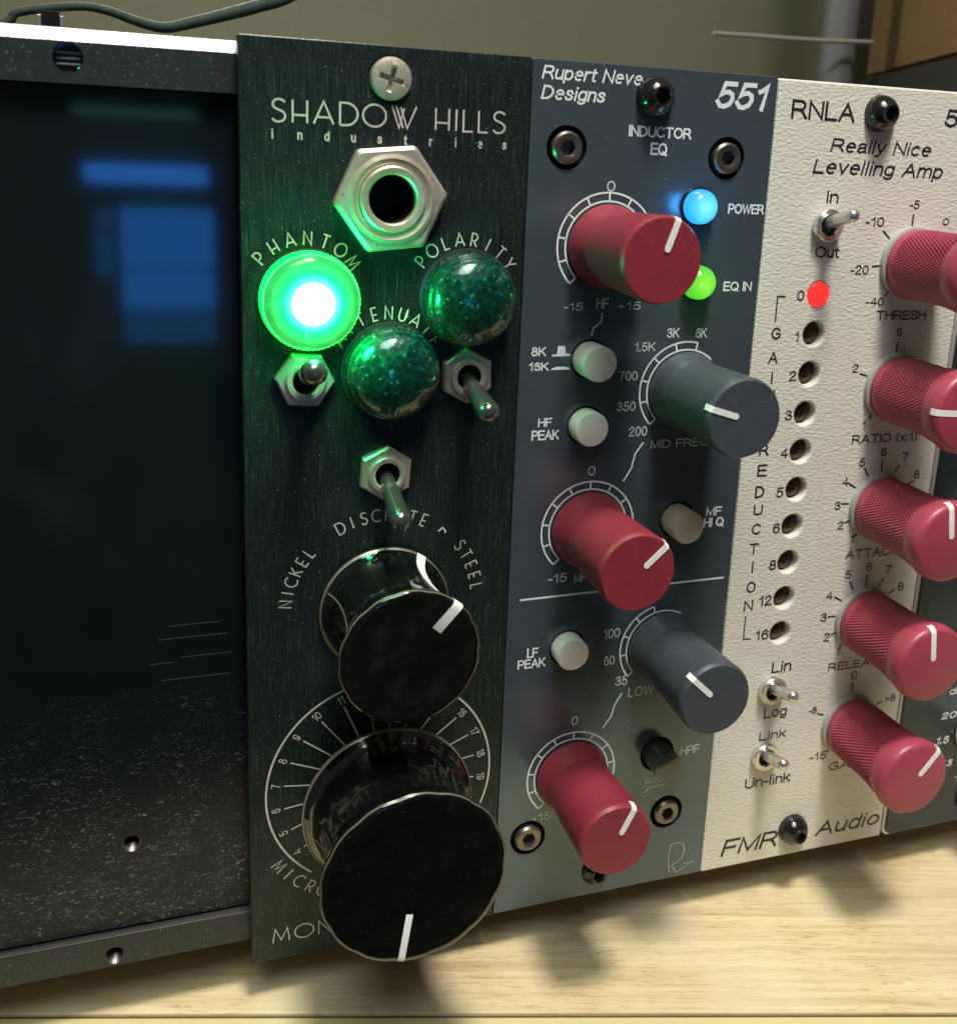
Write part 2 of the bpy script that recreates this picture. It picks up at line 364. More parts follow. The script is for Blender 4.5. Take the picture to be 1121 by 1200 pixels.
# stroke skeletons of a plain grotesque alphabet, cap height 1: (advance, strokes)
def E_(cx, cz, rx, rz, a0, a1, n=12): return [(cx+rx*math.cos(math.radians(a0+(a1-a0)*k/n)), cz+rz*math.sin(math.radians(a0+(a1-a0)*k/n))) for k in range(n+1)]
def bowl(x, z0, z1, w):
    r = (z1-z0)/2; return [(x, z1), (x+w-r*.9, z1)] + E_(x+w-r*.9, (z0+z1)/2, r*.9, r, 80, -80, 8) + [(x+w-r*.9, z0), (x, z0)]
SANS = {
 'A': (.72, [[(0, 0), (.36, 1), (.72, 0)], [(.13, .36), (.59, .36)]]),
 'C': (.70, [E_(.37, .5, .37, .5, 40, 320, 20)]),
 'D': (.68, [[(0, 0), (0, 1)], bowl(0, 0, 1, .66)]),
 'E': (.58, [[(.58, 1), (0, 1), (0, 0), (.60, 0)], [(0, .52), (.54, .52)]]),
 'F': (.55, [[(.56, 1), (0, 1), (0, 0)], [(0, .50), (.48, .50)]]),
 'G': (.74, [E_(.38, .5, .38, .5, 42, 318, 20) + [(.72, .16), (.72, .46), (.42, .46)]]),
 'H': (.64, [[(0, 0), (0, 1)], [(.64, 0), (.64, 1)], [(0, .53), (.64, .53)]]),
 'I': (.02, [[(.01, 0), (.01, 1)]]),
 'K': (.64, [[(0, 0), (0, 1)], [(.60, 1), (0, .38)], [(.20, .60), (.64, 0)]]),
 'L': (.50, [[(0, 1), (0, 0), (.52, 0)]]),
 'M': (.76, [[(0, 0), (0, 1), (.38, .06), (.76, 1), (.76, 0)]]),
 'N': (.64, [[(0, 0), (0, 1), (.64, 0), (.64, 1)]]),
 'O': (.78, [E_(.39, .5, .39, .5, 0, 360, 26)]),
 'P': (.60, [[(0, 0), (0, 1)], bowl(0, .46, 1, .60)]),
 'Q': (.78, [E_(.39, .5, .39, .5, 0, 360, 26), [(.46, .22), (.78, -.06)]]),
 'R': (.66, [[(0, 0), (0, 1)], bowl(0, .48, 1, .60), [(.34, .47), (.50, .36), (.68, 0)]]),
 'S': (.60, [[(.57, .74), (.52, .90), (.40, .99), (.26, 1.0), (.11, .94), (.04, .80), (.06, .66), (.20, .56), (.42, .49), (.57, .40), (.61, .24), (.54, .08), (.40, 0.0), (.24, 0.0), (.08, .07), (.01, .28)]]),
 'T': (.66, [[(0, 1), (.66, 1)], [(.33, 1), (.33, 0)]]),
 'U': (.64, [[(0, 1), (0, .30)] + E_(.32, .30, .32, .30, 190, 350, 12) + [(.64, .30), (.64, 1)]]),
 'W': (1.0, [[(0, 1), (.25, 0), (.50, .96), (.75, 0), (1.0, 1)]]),
 '0': (.50, [E_(.25, .5, .25, .5, 0, 360, 22)]),
 '1': (.30, [[(0.02, .74), (.15, .84), (.25, 1), (.25, 0)]]),
 '2': (.52, [[(.02, .72), (.06, .88), (.18, .98), (.34, .98), (.46, .88), (.48, .72), (.40, .54), (.18, .30), (.02, 0), (.52, 0)]]),
 '3': (.52, [[(.02, .78), (.10, .94), (.25, 1), (.40, .94), (.45, .78), (.38, .60), (.20, .54)], [(.20, .54), (.42, .48), (.51, .30), (.46, .10), (.28, 0), (.10, .05), (0, .24)]]),
 '4': (.54, [[(.41, 0), (.41, 1), (0, .30), (.56, .30)]]),
 '5': (.52, [[(.48, 1), (.11, 1), (.05, .50), (.16, .62), (.32, .64), (.46, .54), (.51, .34), (.45, .12), (.28, 0), (.12, .03), (.0, .20)]]),
 '6': (.52, [[(.47, .80), (.40, .95), (.26, 1), (.12, .90), (.04, .66), (.03, .36), (.08, .12), (.22, 0), (.38, .02), (.50, .16), (.51, .36), (.43, .56), (.26, .62), (.11, .54), (.04, .38)]]),
 '7': (.50, [[(0, 1), (.50, 1), (.30, .62), (.17, 0)]]),
 '8': (.52, [E_(.26, .76, .20, .24, 0, 360, 16), E_(.26, .26, .26, .26, 0, 360, 18)]),
 '9': (.52, [[(.05, .20), (.12, .05), (.26, 0), (.40, .10), (.48, .34), (.49, .64), (.44, .88), (.30, 1), (.14, .98), (.02, .84), (.01, .64), (.09, .44), (.26, .38), (.41, .46), (.48, .62)]]),
 '-': (.26, [[(0, .36), (.26, .36)]]), '+': (.44, [[(0, .42), (.44, .42)], [(.22, .18), (.22, .66)]]), '.': (.04, [[(.02, -.02), (.02, .10)]]),
 '(': (.18, [E_(.34, .42, .34, .66, 120, 240, 10)]), ')': (.18, [E_(-.16, .42, .34, .66, 60, -60, 10)]), ':': (.04, [[(.02, .0), (.02, .12)], [(.02, .58), (.02, .70)]]),
 'a': (.48, [[(.03, .54), (.10, .68), (.24, .73), (.38, .68), (.43, .54), (.43, .14), (.50, 0)], [(.43, .42), (.20, .38), (.04, .28), (.02, .12), (.12, .0), (.28, .02), (.43, .16)]]),
 'c': (.46, [E_(.24, .36, .24, .37, 45, 315, 16)]),
 'd': (.48, [[(.48, 0), (.48, 1)], E_(.24, .36, .24, .37, 35, 325, 16)]),
 'e': (.50, [[(.03, .40), (.50, .40)] + E_(.26, .36, .24, .37, 12, 305, 16)]),
 'g': (.48, [[(.48, .73), (.48, 0.0), (.44, -.18), (.28, -.28), (.10, -.24), (.03, -.14)], E_(.24, .38, .24, .35, 35, 325, 16)]),
 'i': (.04, [[(.02, 0), (.02, .68)], [(.02, .97), (.02, 1.0)]]),
 'k': (.44, [[(0, 0), (0, 1)], [(.42, .72), (0, .28)], [(.16, .44), (.46, 0)]]),
 'l': (.04, [[(.02, 0), (.02, 1)]]),
 'm': (.76, [[(0, 0), (0, .73)], [(0, .52), (.10, .68), (.22, .73), (.34, .66), (.38, .52), (.38, 0)], [(.38, .52), (.48, .68), (.60, .73), (.72, .66), (.76, .52), (.76, 0)]]),
 'n': (.44, [[(0, 0), (0, .73)], [(0, .50), (.10, .67), (.24, .73), (.38, .68), (.44, .52), (.44, 0)]]),
 'o': (.50, [E_(.25, .36, .25, .37, 0, 360, 20)]),
 'p': (.48, [[(0, .73), (0, -.28)], E_(.24, .36, .24, .37, 145, -145, 16)]),
 'r': (.28, [[(0, 0), (0, .73)], [(0, .46), (.08, .66), (.20, .73), (.30, .70)]]),
 's': (.44, [[(.41, .54), (.34, .69), (.20, .73), (.07, .67), (.04, .53), (.14, .42), (.32, .34), (.43, .22), (.38, .06), (.22, 0), (.08, .03), (.0, .18)]]),
 't': (.24, [[(.10, .95), (.10, .14), (.16, .02), (.27, .01)], [(0, .72), (.26, .72)]]),
 'u': (.44, [[(0, .73), (0, .22), (.06, .05), (.20, 0), (.34, .06), (.44, .22)], [(.44, .73), (.44, 0)]]),
 'v': (.46, [[(0, .73), (.23, 0), (.46, .73)]]), 'x': (.44, [[(0, .73), (.44, 0)], [(.44, .73), (0, 0)]]),
 'y': (.46, [[(0, .73), (.24, .02)], [(.46, .73), (.20, -.16), (.12, -.27), (.01, -.27)]]),
 'B': (.60, [[(0, 0), (0, 1)], bowl(0, .52, 1, .54), bowl(0, 0, .52, .60)]),
 ' ': (.22, [])}
def text(name, s, x0, x1, z, h, mat, parent, shear=0.0, bold=0.0, rot=0.0, origin=None, y=-0.03):
    """set between x0 and x1 with capital height h; rot turns it in the panel plane about its centre"""
    gap = 0.20; sw = 0.115 + bold*2.6
    adv = sum(SANS[c][0] for c in s) + gap*(len(s)-1)
    wd = h*sw; hh = h - wd
    sx = (x1-x0-wd)/max(adv, .01) if x1 > x0 and adv > 0.1 else hh*0.95
    cxm = (x0 + x1)/2 if x1 > x0 else x0
    ca, sa = math.cos(rot), math.sin(rot); bm = bmesh.new(); u0 = 0.0
    for c in s:
        a, st = SANS[c]
        for q in st:
            L = []
            for px, pz in q:
                u = (u0+px-adv/2)*sx; v = pz*hh + wd/2; u += shear*(v-h/2)
                if rot: v -= h/2; u, v = u*ca - v*sa, u*sa + v*ca
                L.append((u, v))
            # square ends reach out by half a stroke so stems stand on the base line
            if math.hypot(L[0][0]-L[-1][0], L[0][1]-L[-1][1]) > 1e-4*h:
                def ext(p, q_):
                    d = math.hypot(p[0]-q_[0], p[1]-q_[1]) or 1; return (p[0]+(p[0]-q_[0])/d*wd/2, p[1]+(p[1]-q_[1])/d*wd/2)
                L[0] = ext(L[0], L[1]); L[-1] = ext(L[-1], L[-2])
                ribbon(bm, L, wd, y)
            else: ribbon(bm, L[:-1], wd, y, closed=True)
        u0 += a + gap
    return finish(name, bm, mat, parent, (cxm, 0, z))
# stroke alphabet of the preamp panel: round geometric capitals, unit height; (advance, strokes)
def C_(cx, cz, r, a0, a1, n=16): return arc(cx, cz, r, a0, a1, n)
DECO = {
 'S': (.62, [[(.56, .88), (.44, .97), (.30, 1.0), (.16, .96), (.07, .84), (.06, .72), (.14, .60), (.30, .53), (.46, .46), (.56, .34), (.56, .18), (.46, .05), (.30, 0), (.14, .03), (.03, .14)]]),
 'H': (.70, [[(.05, 0), (.05, 1)], [(.65, 0), (.65, 1)], [(.05, .34), (.65, .34)]]),
 'A': (.88, [[(.02, 0), (.44, 1), (.86, 0)], [(.16, .30), (.72, .30)]]),
 'D': (.80, [[(.05, 0), (.05, 1), (.30, 1)] + C_(.30, .5, .5, 88, -88) + [(.30, 0), (.05, 0.0)]]),
 'O': (1.06, [C_(.53, .5, .5, 0, 360, 30)]),
 'W': (1.12, [[(.02, 1), (.34, 0), (.56, .9)], [(.40, .95), (.70, 0), (1.10, 1)], [(.20, 1), (.52, .0)]]),
 'I': (.16, [[(.08, 0), (.08, 1)]]),
 'L': (.50, [[(.05, 1), (.05, 0), (.48, 0)]]),
 'P': (.62, [[(.05, 0), (.05, 1), (.30, 1)] + C_(.30, .72, .28, 88, -88, 10) + [(.30, .44), (.05, .44)]]),
 'N': (.76, [[(.05, 0), (.05, 1), (.70, 0), (.70, 1)]]),
 'T': (.66, [[(.0, 1), (.66, 1)], [(.33, 1), (.33, 0)]]),
 'M': (.96, [[(.04, 0), (.16, 1), (.48, .15), (.80, 1), (.92, 0)]]),
 'R': (.64, [[(.05, 0), (.05, 1), (.30, 1)] + C_(.30, .72, .28, 88, -88, 10) + [(.30, .44), (.05, .44)], [(.28, .44), (.60, 0)]]),
 'Y': (.72, [[(.0, 1), (.36, .45), (.72, 1)], [(.36, .45), (.36, 0)]]),
 'E': (.52, [[(.50, 1), (.05, 1), (.05, 0), (.50, 0)], [(.05, .45), (.46, .45)]]),
 'U': (.74, [[(.05, 1), (.05, .32)] + C_(.37, .32, .32, 180, 360, 12) + [(.69, .32), (.69, 1)]]),
 'C': (.86, [C_(.52, .5, .5, 50, 310, 20)]),
 'K': (.62, [[(.05, 0), (.05, 1)], [(.58, 1), (.05, .42)], [(.20, .56), (.60, 0)]]),
 'G': (.96, [C_(.52, .5, .5, 50, 350, 22) + [(.62, .42)]]),
 ' ': (.40, [])}
def deco_line(s, x0, x1, z, h, wd, parent, mat='ink_s', zend=None):
    gap = 0.20; adv = sum(DECO[c][0] for c in s) + gap*(len(s)-1); sx = (x1-x0)/adv
    bm = bmesh.new(); x = 0
    for c in s:
        a, st = DECO[c]
        for q in st: ribbon(bm, [((x+p[0])*sx, p[1]*h) for p in q], wd)
        x += a + gap
    return finish('lettering', bm, mat, parent, (x0, 0, z))
def deco_arc(s, cx, cz, r, a0, a1, h, wd, parent, mat='ink_s', inward=False):
    """letters spread from angle a0 to a1 (degrees) round a centre, tops outwards"""
    bm = bmesh.new()
    for k, c in enumerate(s):
        t = math.radians(a0 + (a1-a0)*k/(len(s)-1)); a, st = DECO[c]; up = Vector((math.cos(t), math.sin(t)))*(-1 if inward else 1); rt = Vector((up.y, -up.x))
        for q in st:
            ribbon(bm, [tuple(up*((-r if inward else r) + (p[1]-.5)*h) + rt*((p[0]-a/2)*h*.86)) for p in q], wd)
    return finish('lettering', bm, mat, parent, (cx, 0, cz))

TEXTS=[
('sh', 'SHADOW HILLS', 3.8, 34.61, 123.28, 2.76, 0, 'deco'),
('sh', 'MONO GAMA', 2.83, 29.86, 2.88, 2.55, 0, 'deco'),
('rnd', 'Rupert Neve', 39.56, 54.32, 130.66, 1.8, 0.22, 'bold'),
('rnd', 'Designs', 39.57, 48.89, 128.03, 1.87, 0.22, 'bold'),
('rnd', '551', 66.24, 74.56, 128.29, 3.84, 0.25, 'bold'),
('rnd', 'INDUCTOR', 52.72, 62.54, 123.78, 1.54, 0, 'bold'),
('rnd', 'EQ', 56.27, 58.91, 121.38, 1.73, 0, 'bold'),
('rnd', 'POWER', 69.64, 75.7, 113.51, 1.46, 0, 'bold'),
('rnd', 'EQ IN', 70.03, 74.9, 102.02, 1.44, 0, 'bold'),
('rnd', '0', 49.93, 51.21, 116.09, 1.49, 0, 'sans'),
('rnd', '-15', 44.5, 47.39, 99.19, 1.15, 0, 'sans'),
('rnd', 'HF', 49.47, 51.43, 99.41, 1.55, 0, 'sans'),
('rnd', '+15', 52.93, 56.58, 99.25, 1.17, 0, 'sans'),
('rnd', '8K', 39.85, 42.1, 92.62, 1.35, 0, 'bold'),
('rnd', '16K', 39.56, 42.63, 90.47, 1.25, 0, 'bold'),
('rnd', 'HF', 41.43, 43.6, 82.08, 1.32, 0, 'bold'),
('rnd', 'PEAK', 40.51, 44.81, 80.05, 1.53, 0, 'bold'),
('rnd', 'MF', 70.67, 73.46, 66.2, 1.47, 0, 'bold'),
('rnd', 'HI Q', 70.37, 74.0, 64.31, 1.57, 0, 'bold'),
('rnd', 'LF', 41.57, 43.41, 45.17, 1.65, 0, 'bold'),
('rnd', 'PEAK', 40.13, 44.74, 43.42, 1.56, 0, 'bold'),
('rnd', 'HPF', 69.97, 73.53, 23.76, 1.65, 0, 'sans'),
('rnd', '80', 63.76, 66.13, 19.41, 1.05, 0, 'sans'),
('rnd', 'MID FREQ', 59.94, 70.01, 77.87, 1.35, 0, 'sans'),
('rnd', '200', 56.13, 59.16, 79.96, 1.54, 0, 'sans'),
('rnd', '350', 53.85, 56.92, 83.94, 1.47, 0, 'sans'),
('rnd', '700', 53.85, 56.91, 88.62, 1.46, 0, 'sans'),
('rnd', '1.5K', 56.07, 59.49, 93.01, 1.37, 0, 'sans'),
('rnd', '3K', 61.22, 63.31, 95.0, 1.49, 0, 'sans'),
('rnd', '6K', 66.02, 67.96, 94.93, 1.51, 0, 'sans'),
('rnd', '0', 49.84, 51.06, 74.14, 1.5, 0, 'sans'),
('rnd', '-15', 44.4, 47.47, 57.29, 1.5, 0, 'sans'),
('rnd', 'MF', 48.67, 50.67, 57.02, 1.58, 0, 'sans'),
('rnd', '100', 54.29, 57.16, 46.9, 1.69, 0, 'sans'),
('rnd', '60', 54.62, 56.58, 42.24, 1.62, 0, 'sans'),
('rnd', '35', 57.0, 59.12, 38.34, 1.69, 0, 'sans'),
('rnd', 'LOW', 59.43, 63.94, 36.04, 1.71, 0, 'sans'),
('rnd', '0', 49.76, 50.87, 32.42, 1.59, 0, 'sans'),
('rnd', '-15', 43.99, 47.18, 15.93, 1.46, 0, 'sans'),
('fmr', 'RNLA', 78.72, 89.86, 127.56, 2.77, 0, 'sans'),
('fmr', '500', 106.55, 114.88, 127.75, 2.72, 0, 'sans'),
('fmr', 'Really Nice', 86.36, 104.77, 123.11, 2.05, 0.2, 'sans'),
('fmr', 'Levelling Amp', 83.67, 107.56, 119.83, 2.2, 0.2, 'sans'),
('fmr', 'In', 86.49, 88.64, 115.46, 1.97, 0, 'sans'),
('fmr', 'Out', 85.56, 89.88, 107.2, 1.75, 0, 'sans'),
('fmr', 'THRESH', 98.34, 108.09, 97.34, 1.56, 0, 'sans'),
('fmr', '-5', 102.0, 103.89, 115.0, 1.43, 0, 'sans'),
('fmr', '-10', 94.1, 97.57, 112.15, 1.5, 0, 'sans'),
('fmr', '-20', 92.42, 95.77, 104.62, 1.53, 0, 'sans'),
('fmr', '0', 108.81, 110.1, 112.6, 1.17, 0, 'sans'),
('fmr', '-40', 95.95, 99.43, 99.66, 1.37, 0, 'sans'),
('fmr', 'RATIO (x:1)', 96.66, 109.7, 76.75, 1.57, 0, 'sans'),
('fmr', '6', 102.67, 103.85, 94.68, 1.41, 0, 'sans'),
('fmr', '2', 95.02, 96.18, 88.83, 1.42, 0, 'sans'),
('fmr', '1', 98.32, 99.0, 79.22, 1.47, 0, 'sans'),
('fmr', '5', 98.67, 99.87, 72.75, 1.49, 0, 'sans'),
('fmr', '6', 102.7, 103.92, 74.38, 1.49, 0, 'sans'),
('fmr', '7', 107.3, 108.54, 73.28, 1.51, 0, 'sans'),
('fmr', '8', 110.08, 111.33, 70.0, 1.54, 0, 'sans'),
('fmr', '4', 95.83, 97.02, 69.57, 1.5, 0, 'sans'),
('fmr', '3', 94.85, 96.04, 65.44, 1.51, 0, 'sans'),
('fmr', '2', 95.89, 97.09, 61.88, 1.53, 0, 'sans'),
('fmr', '1', 98.87, 99.56, 59.25, 1.55, 0, 'sans'),
('fmr', '5', 98.66, 99.89, 52.76, 1.58, 0, 'sans'),
('fmr', '6', 102.83, 104.08, 53.81, 1.59, 0, 'sans'),
('fmr', '7', 106.95, 108.22, 52.91, 1.61, 0, 'sans'),
('fmr', '8', 110.01, 111.3, 49.45, 1.63, 0, 'sans'),
('fmr', '4', 95.43, 96.66, 49.23, 1.59, 0, 'sans'),
('fmr', '3', 94.8, 96.03, 45.28, 1.6, 0, 'sans'),
('fmr', '2', 95.88, 97.11, 41.45, 1.62, 0, 'sans'),
('fmr', '1', 98.95, 99.67, 38.48, 1.65, 0, 'sans'),
('fmr', '0', 102.68, 103.97, 33.37, 1.68, 0, 'sans'),
('fmr', 'ATTACK', 98.31, 108.99, 56.41, 1.62, 0, 'sans'),
('fmr', 'RELEASE', 97.64, 109.76, 35.61, 1.55, 0, 'sans'),
('fmr', '+8', 110.68, 113.01, 27.81, 1.51, 0, 'sans'),
('fmr', '-8', 94.76, 96.31, 27.75, 1.45, 0, 'sans'),
('fmr', '-15', 96.09, 99.57, 18.32, 1.6, 0, 'sans'),
('fmr', 'GAIN', 100.41, 107.67, 15.66, 1.68, 0, 'sans'),
('fmr', 'Lin', 86.12, 89.99, 36.8, 2.07, 0, 'sans'),
('fmr', 'Log', 85.56, 90.14, 28.31, 1.93, 0, 'sans'),
('fmr', 'Link', 85.12, 90.52, 24.09, 1.66, 0, 'sans'),
('fmr', 'Un-link', 83.32, 92.47, 15.0, 2.02, 0, 'sans'),
('fmr', 'FMR', 80.22, 91.42, 2.16, 3.3, 0.25, 'sans'),
('fmr', 'Audio', 99.6, 113.3, 2.49, 2.93, 0.25, 'sans'),
('fmr', 'G', 79.23, 80.93, 94.49, 1.88, 0, 'sans'),
('fmr', 'A', 79.14, 80.85, 90.66, 1.9, 0, 'sans'),
('fmr', 'I', 80.02, 80.26, 87.47, 1.94, 0, 'sans'),
('fmr', 'N', 79.29, 81.01, 84.47, 1.94, 0, 'sans'),
('fmr', 'R', 79.22, 80.96, 75.59, 1.99, 0, 'sans'),
('fmr', 'E', 79.29, 81.04, 72.19, 2.02, 0, 'sans'),
('fmr', 'D', 79.26, 81.02, 68.58, 2.04, 0, 'sans'),
('fmr', 'U', 79.32, 81.01, 65.62, 1.87, 0, 'sans'),
('fmr', 'C', 79.37, 81.07, 62.31, 1.89, 0, 'sans'),
('fmr', 'T', 79.27, 80.98, 58.92, 1.9, 0, 'sans'),
('fmr', 'I', 80.13, 80.38, 55.61, 2.0, 0, 'sans'),
('fmr', 'O', 79.5, 81.22, 52.12, 1.95, 0, 'sans'),
('fmr', 'N', 79.38, 81.11, 48.86, 1.97, 0, 'sans'),
('fmr', '0', 83.12, 84.44, 100.53, 1.59, 0, 'sans'),
('fmr', '1', 83.59, 84.29, 94.03, 1.63, 0, 'sans'),
('fmr', '2', 83.26, 84.61, 87.78, 1.66, 0, 'sans'),
('fmr', '3', 83.27, 84.62, 81.32, 1.69, 0, 'sans'),
('fmr', '4', 83.24, 84.61, 75.03, 1.73, 0, 'sans'),
('fmr', '5', 83.23, 84.61, 68.4, 1.76, 0, 'sans'),
('fmr', '6', 83.28, 84.67, 62.23, 1.79, 0, 'sans'),
('fmr', '8', 83.35, 84.75, 55.78, 1.82, 0, 'sans'),
('fmr', '12', 82.16, 84.63, 49.5, 1.85, 0, 'sans'),
('fmr', '16', 82.17, 84.75, 43.3, 1.87, 0, 'sans'),
('fourth', '20', 123.72, 127.1, 22.7, 1.41, 0.2, 'bold'),
('fourth', '1.6', 123.35, 126.23, 17.59, 1.56, 0.2, 'bold'),
('fourth', '1.3', 125.48, 127.89, 12.53, 1.45, 0.2, 'bold'),
('fourth', '1.0', 129.1, 132.57, 8.84, 1.39, 0.2, 'bold'),
('fourth', 'dB', 124.73, 127.78, 27.64, 1.38, 0.2, 'bold'),
]

# ================================================================== the room behind and the table
YW = 330
bm = bmesh.new(); box(bm, -1200, 1400, YW, YW+40, -120, 900)
tag(finish('wall', bm, 'wall', None), 'plain olive green wall behind the rack, out of focus', None, 'structure')
# table: its front edge runs skew to the rack
ang = math.atan2(-32.75-9.21, 104.87+36.03)
TZ = -8.0
tab = thing('table', 'pale bamboo table top with a yellow-green front board, under the rack', 'table', (34.4, -11.8, TZ))
def tabpart(name, bm, mat, parent=tab, dz=0):
    o = finish(name, bm, mat, parent, (34.4, -11.8, TZ+dz)); o.rotation_euler = (0, 0, ang); return o
bm = bmesh.new(); box(bm, -700, 800, 0.35, 345, -22, 0, 0.25); tabpart('table_top', bm, 'wood')
bm = bmesh.new(); box(bm, -700, 800, -0.2, 0.34, -20, -0.55); tabpart('glue_line', bm, 'groove')
bm = bmesh.new(); box(bm, -700, 800, -34, -0.21, -20, -0.25, 0.3); tabpart('front_board', bm, 'strip')

bm = bmesh.new(); box(bm, -2600, 2800, -1640, -1600, -2600, 1800)
tag(finish('room_wall', bm, 'backwall', None), 'dim brown wall of the room behind the viewer', None, 'structure')
# wooden cabinet on the right, pole, rod
cab = thing('wooden_cabinet', 'brown wooden cabinet box behind the rack at the top right corner', 'cabinet', (274.6, 250, 157))
def prism(pts, z0, z1):
    bm = bmesh.new(); a = [bm.verts.new((x, y, z0)) for x, y in pts]; b = [bm.verts.new((x, y, z1)) for x, y in pts]
    bm.faces.new(a); bm.faces.new(b)
    for i in range(len(pts)): bm.faces.new((a[i], a[(i+1) % len(pts)], b[(i+1) % len(pts)], b[i]))
    bmesh.ops.recalc_face_normals(bm, faces=bm.faces); return bm
foot = [(0, 0), (-61, -147), (90, -200), (150, 40)]
finish('side_board', prism(foot, 0, 120), 'brownwood', cab, (274.6, 250, 157))
finish('base_trim', prism([(3, 2), (-58, -145), (88, -198), (147, 42)], -3, -0.02), 'brownwood', cab, (274.6, 250, 157))
blk = thing('cabinet_shade_block', 'black block standing in for the shade under the brown wooden cabinet at the right', 'box', (274.6, 250, TZ))
finish('casing', prism([(-7, -2), (-70, -152), (80, -195), (140, 35)], 0, 161.5), 'blackbox', blk, (274.6, 250, TZ))  # dark block added in place of the shade below the cabinet
finish('shade_face', prism([(-8.2, -4), (-71, -150), (-70.2, -150.5), (-7.2, -4.5)], 6, 155), 'blackbox', blk, (274.6, 250, TZ))
pl = thing('grey_pole', 'slim grey vertical pole in front of the olive wall', 'pole', (238.2, 220, TZ))
def upright(r, h): 
    bm = bmesh.new(); bmesh.ops.create_cone(bm, segments=32, radius1=r, radius2=r, depth=h, cap_ends=True); bmesh.ops.translate(bm, vec=(0, 0, h/2), verts=bm.verts); return bm
finish('tube', upright(6.5, 500), 'pole', pl, (238.2, 220, TZ), smooth=40)
finish('foot_disc', upright(16, 3), 'pole', pl, (238.2, 220, TZ), smooth=40)
def tube(pts, rad, seg=10):
    bm = bmesh.new(); P = [Vector(p) for p in pts]; rings = []
    for i, p in enumerate(P):
        d = (P[min(i+1, len(P)-1)]-P[max(i-1, 0)]).normalized(); u = d.cross(Vector((0, 0.3, 1))).normalized(); v = d.cross(u)
        r = rad[i] if isinstance(rad, (list, tuple)) else rad
        rings.append([bm.verts.new(p + (u*math.cos(2*PI*k/seg)+v*math.sin(2*PI*k/seg))*r) for k in range(seg)])
    for a, b in zip(rings, rings[1:]):
        for k in range(seg): bm.faces.new((a[k], a[(k+1) % seg], b[(k+1) % seg], b[k]))
    bm.faces.new(rings[0]); bm.faces.new(rings[-1]); bmesh.ops.recalc_face_normals(bm, faces=bm.faces); return bm
def smoothpath(pts, n=6):
    out = []
    for i in range(len(pts)-1):
        p0, p1, p2, p3 = (Vector(pts[max(i-1, 0)]), Vector(pts[i]), Vector(pts[i+1]), Vector(pts[min(i+2, len(pts)-1)]))
        for k in range(n):
            t = k/n; out.append(0.5*((2*p1)+(p2-p0)*t+(2*p0-5*p1+4*p2-p3)*t*t+(3*p1-p0-3*p2+p3)*t**3))
    return out+[Vector(pts[-1])]
rod = finish('thin_rod', tube([(0, 0, 0), (22, 0, 0.4), (45, 0, 0.9), (66, 0, 2.0)], 0.8), 'rod', None, (178.5, 208, 162.8), smooth=60)
tag(rod, 'thin pale horizontal rod crossing in front of the grey pole', 'rod')

# cable lying on the rack
cp = [(-80, 74, 133.9), (-48, 70, 134.0), (-33, 70, 137.6), (-30.3, 70, 139.6), (-24.9, 70, 140.8), (-19.5, 70, 141.5), (-15.4, 70, 141.0), (-10.5, 70, 139.6), (-6.3, 70, 139.1), (-1.1, 71, 140.6), (4.8, 73, 142.6), (10.8, 75, 144.8), (17, 78, 147.5), (34, 90, 158), (60, 120, 176)]
cb = thing('cable', 'dark green cable looping over the top of the rack at the upper left', 'cable', (-24.9, 70, 140.8))
sp = smoothpath([(x+24.9, y-70, z-140.8) for x, y, z in cp])
finish('sheath', tube(sp, [0.75+0.45*min(1, max(0, (p.x-8)/25)) for p in sp]), 'cable', cb, (-24.9, 70, 140.8), smooth=60)
clip = thing('cable_clip', 'small steel clip standing on the rack under the cable', 'clip', (-25, 68.5, 134.2))
for dx in (-2.1, 1.5):
    bm = bmesh.new(); box(bm, dx, dx+0.7, -1.5, 1.5, 0, 5.2, 0.15); finish('clip_arm', bm, 'chrome', clip, (-25, 68.5, 134.2))
bm = bmesh.new(); box(bm, -1.35, 1.45, -1.2, 1.2, 0.1, 6.0, 0.2); finish('clip_body', bm, 'blacksteel', clip, (-25, 68.5, 134.2))

# a daylit window far behind the viewer, seen mirrored in the black plate
wy = -1200
win = thing('window', 'blue daylit window mirrored in the black plate at the left', 'window', (0, wy, -130))
def pane(x0, x1, z0, z1, mat):
    bm = bmesh.new(); box(bm, x0, x1, wy-4, wy, z0+130, z1+130); 
    for v in bm.verts: v.co.y -= wy
    return finish('pane', bm, mat, win, (0, wy, -130))
pane(-67, 69, 57, 79, 'pane_b'); pane(-31, 75, -40, 30, 'pane'); pane(-31, 75, -88, -44, 'pane'); pane(-31, 75, -131, -90, 'pane_d'); pane(-57, -38, 6, 28, 'pane_d'); pane(-59, -40, -50, 2, 'pane_d'); pane(-76, 57, 133, 141, 'pane_f')
for x0, x1, z0, z1 in ((-80, 85, 80, 84), (-38, -31.2, -131, 52), (-62, 85, -136, -131.5), (-62, 85, 48, 56)):
    bm = bmesh.new(); box(bm, x0, x1, -8, 4, z0+130, z1+130); finish('frame_bar', bm, 'blackbox', win, (0, wy, -130))

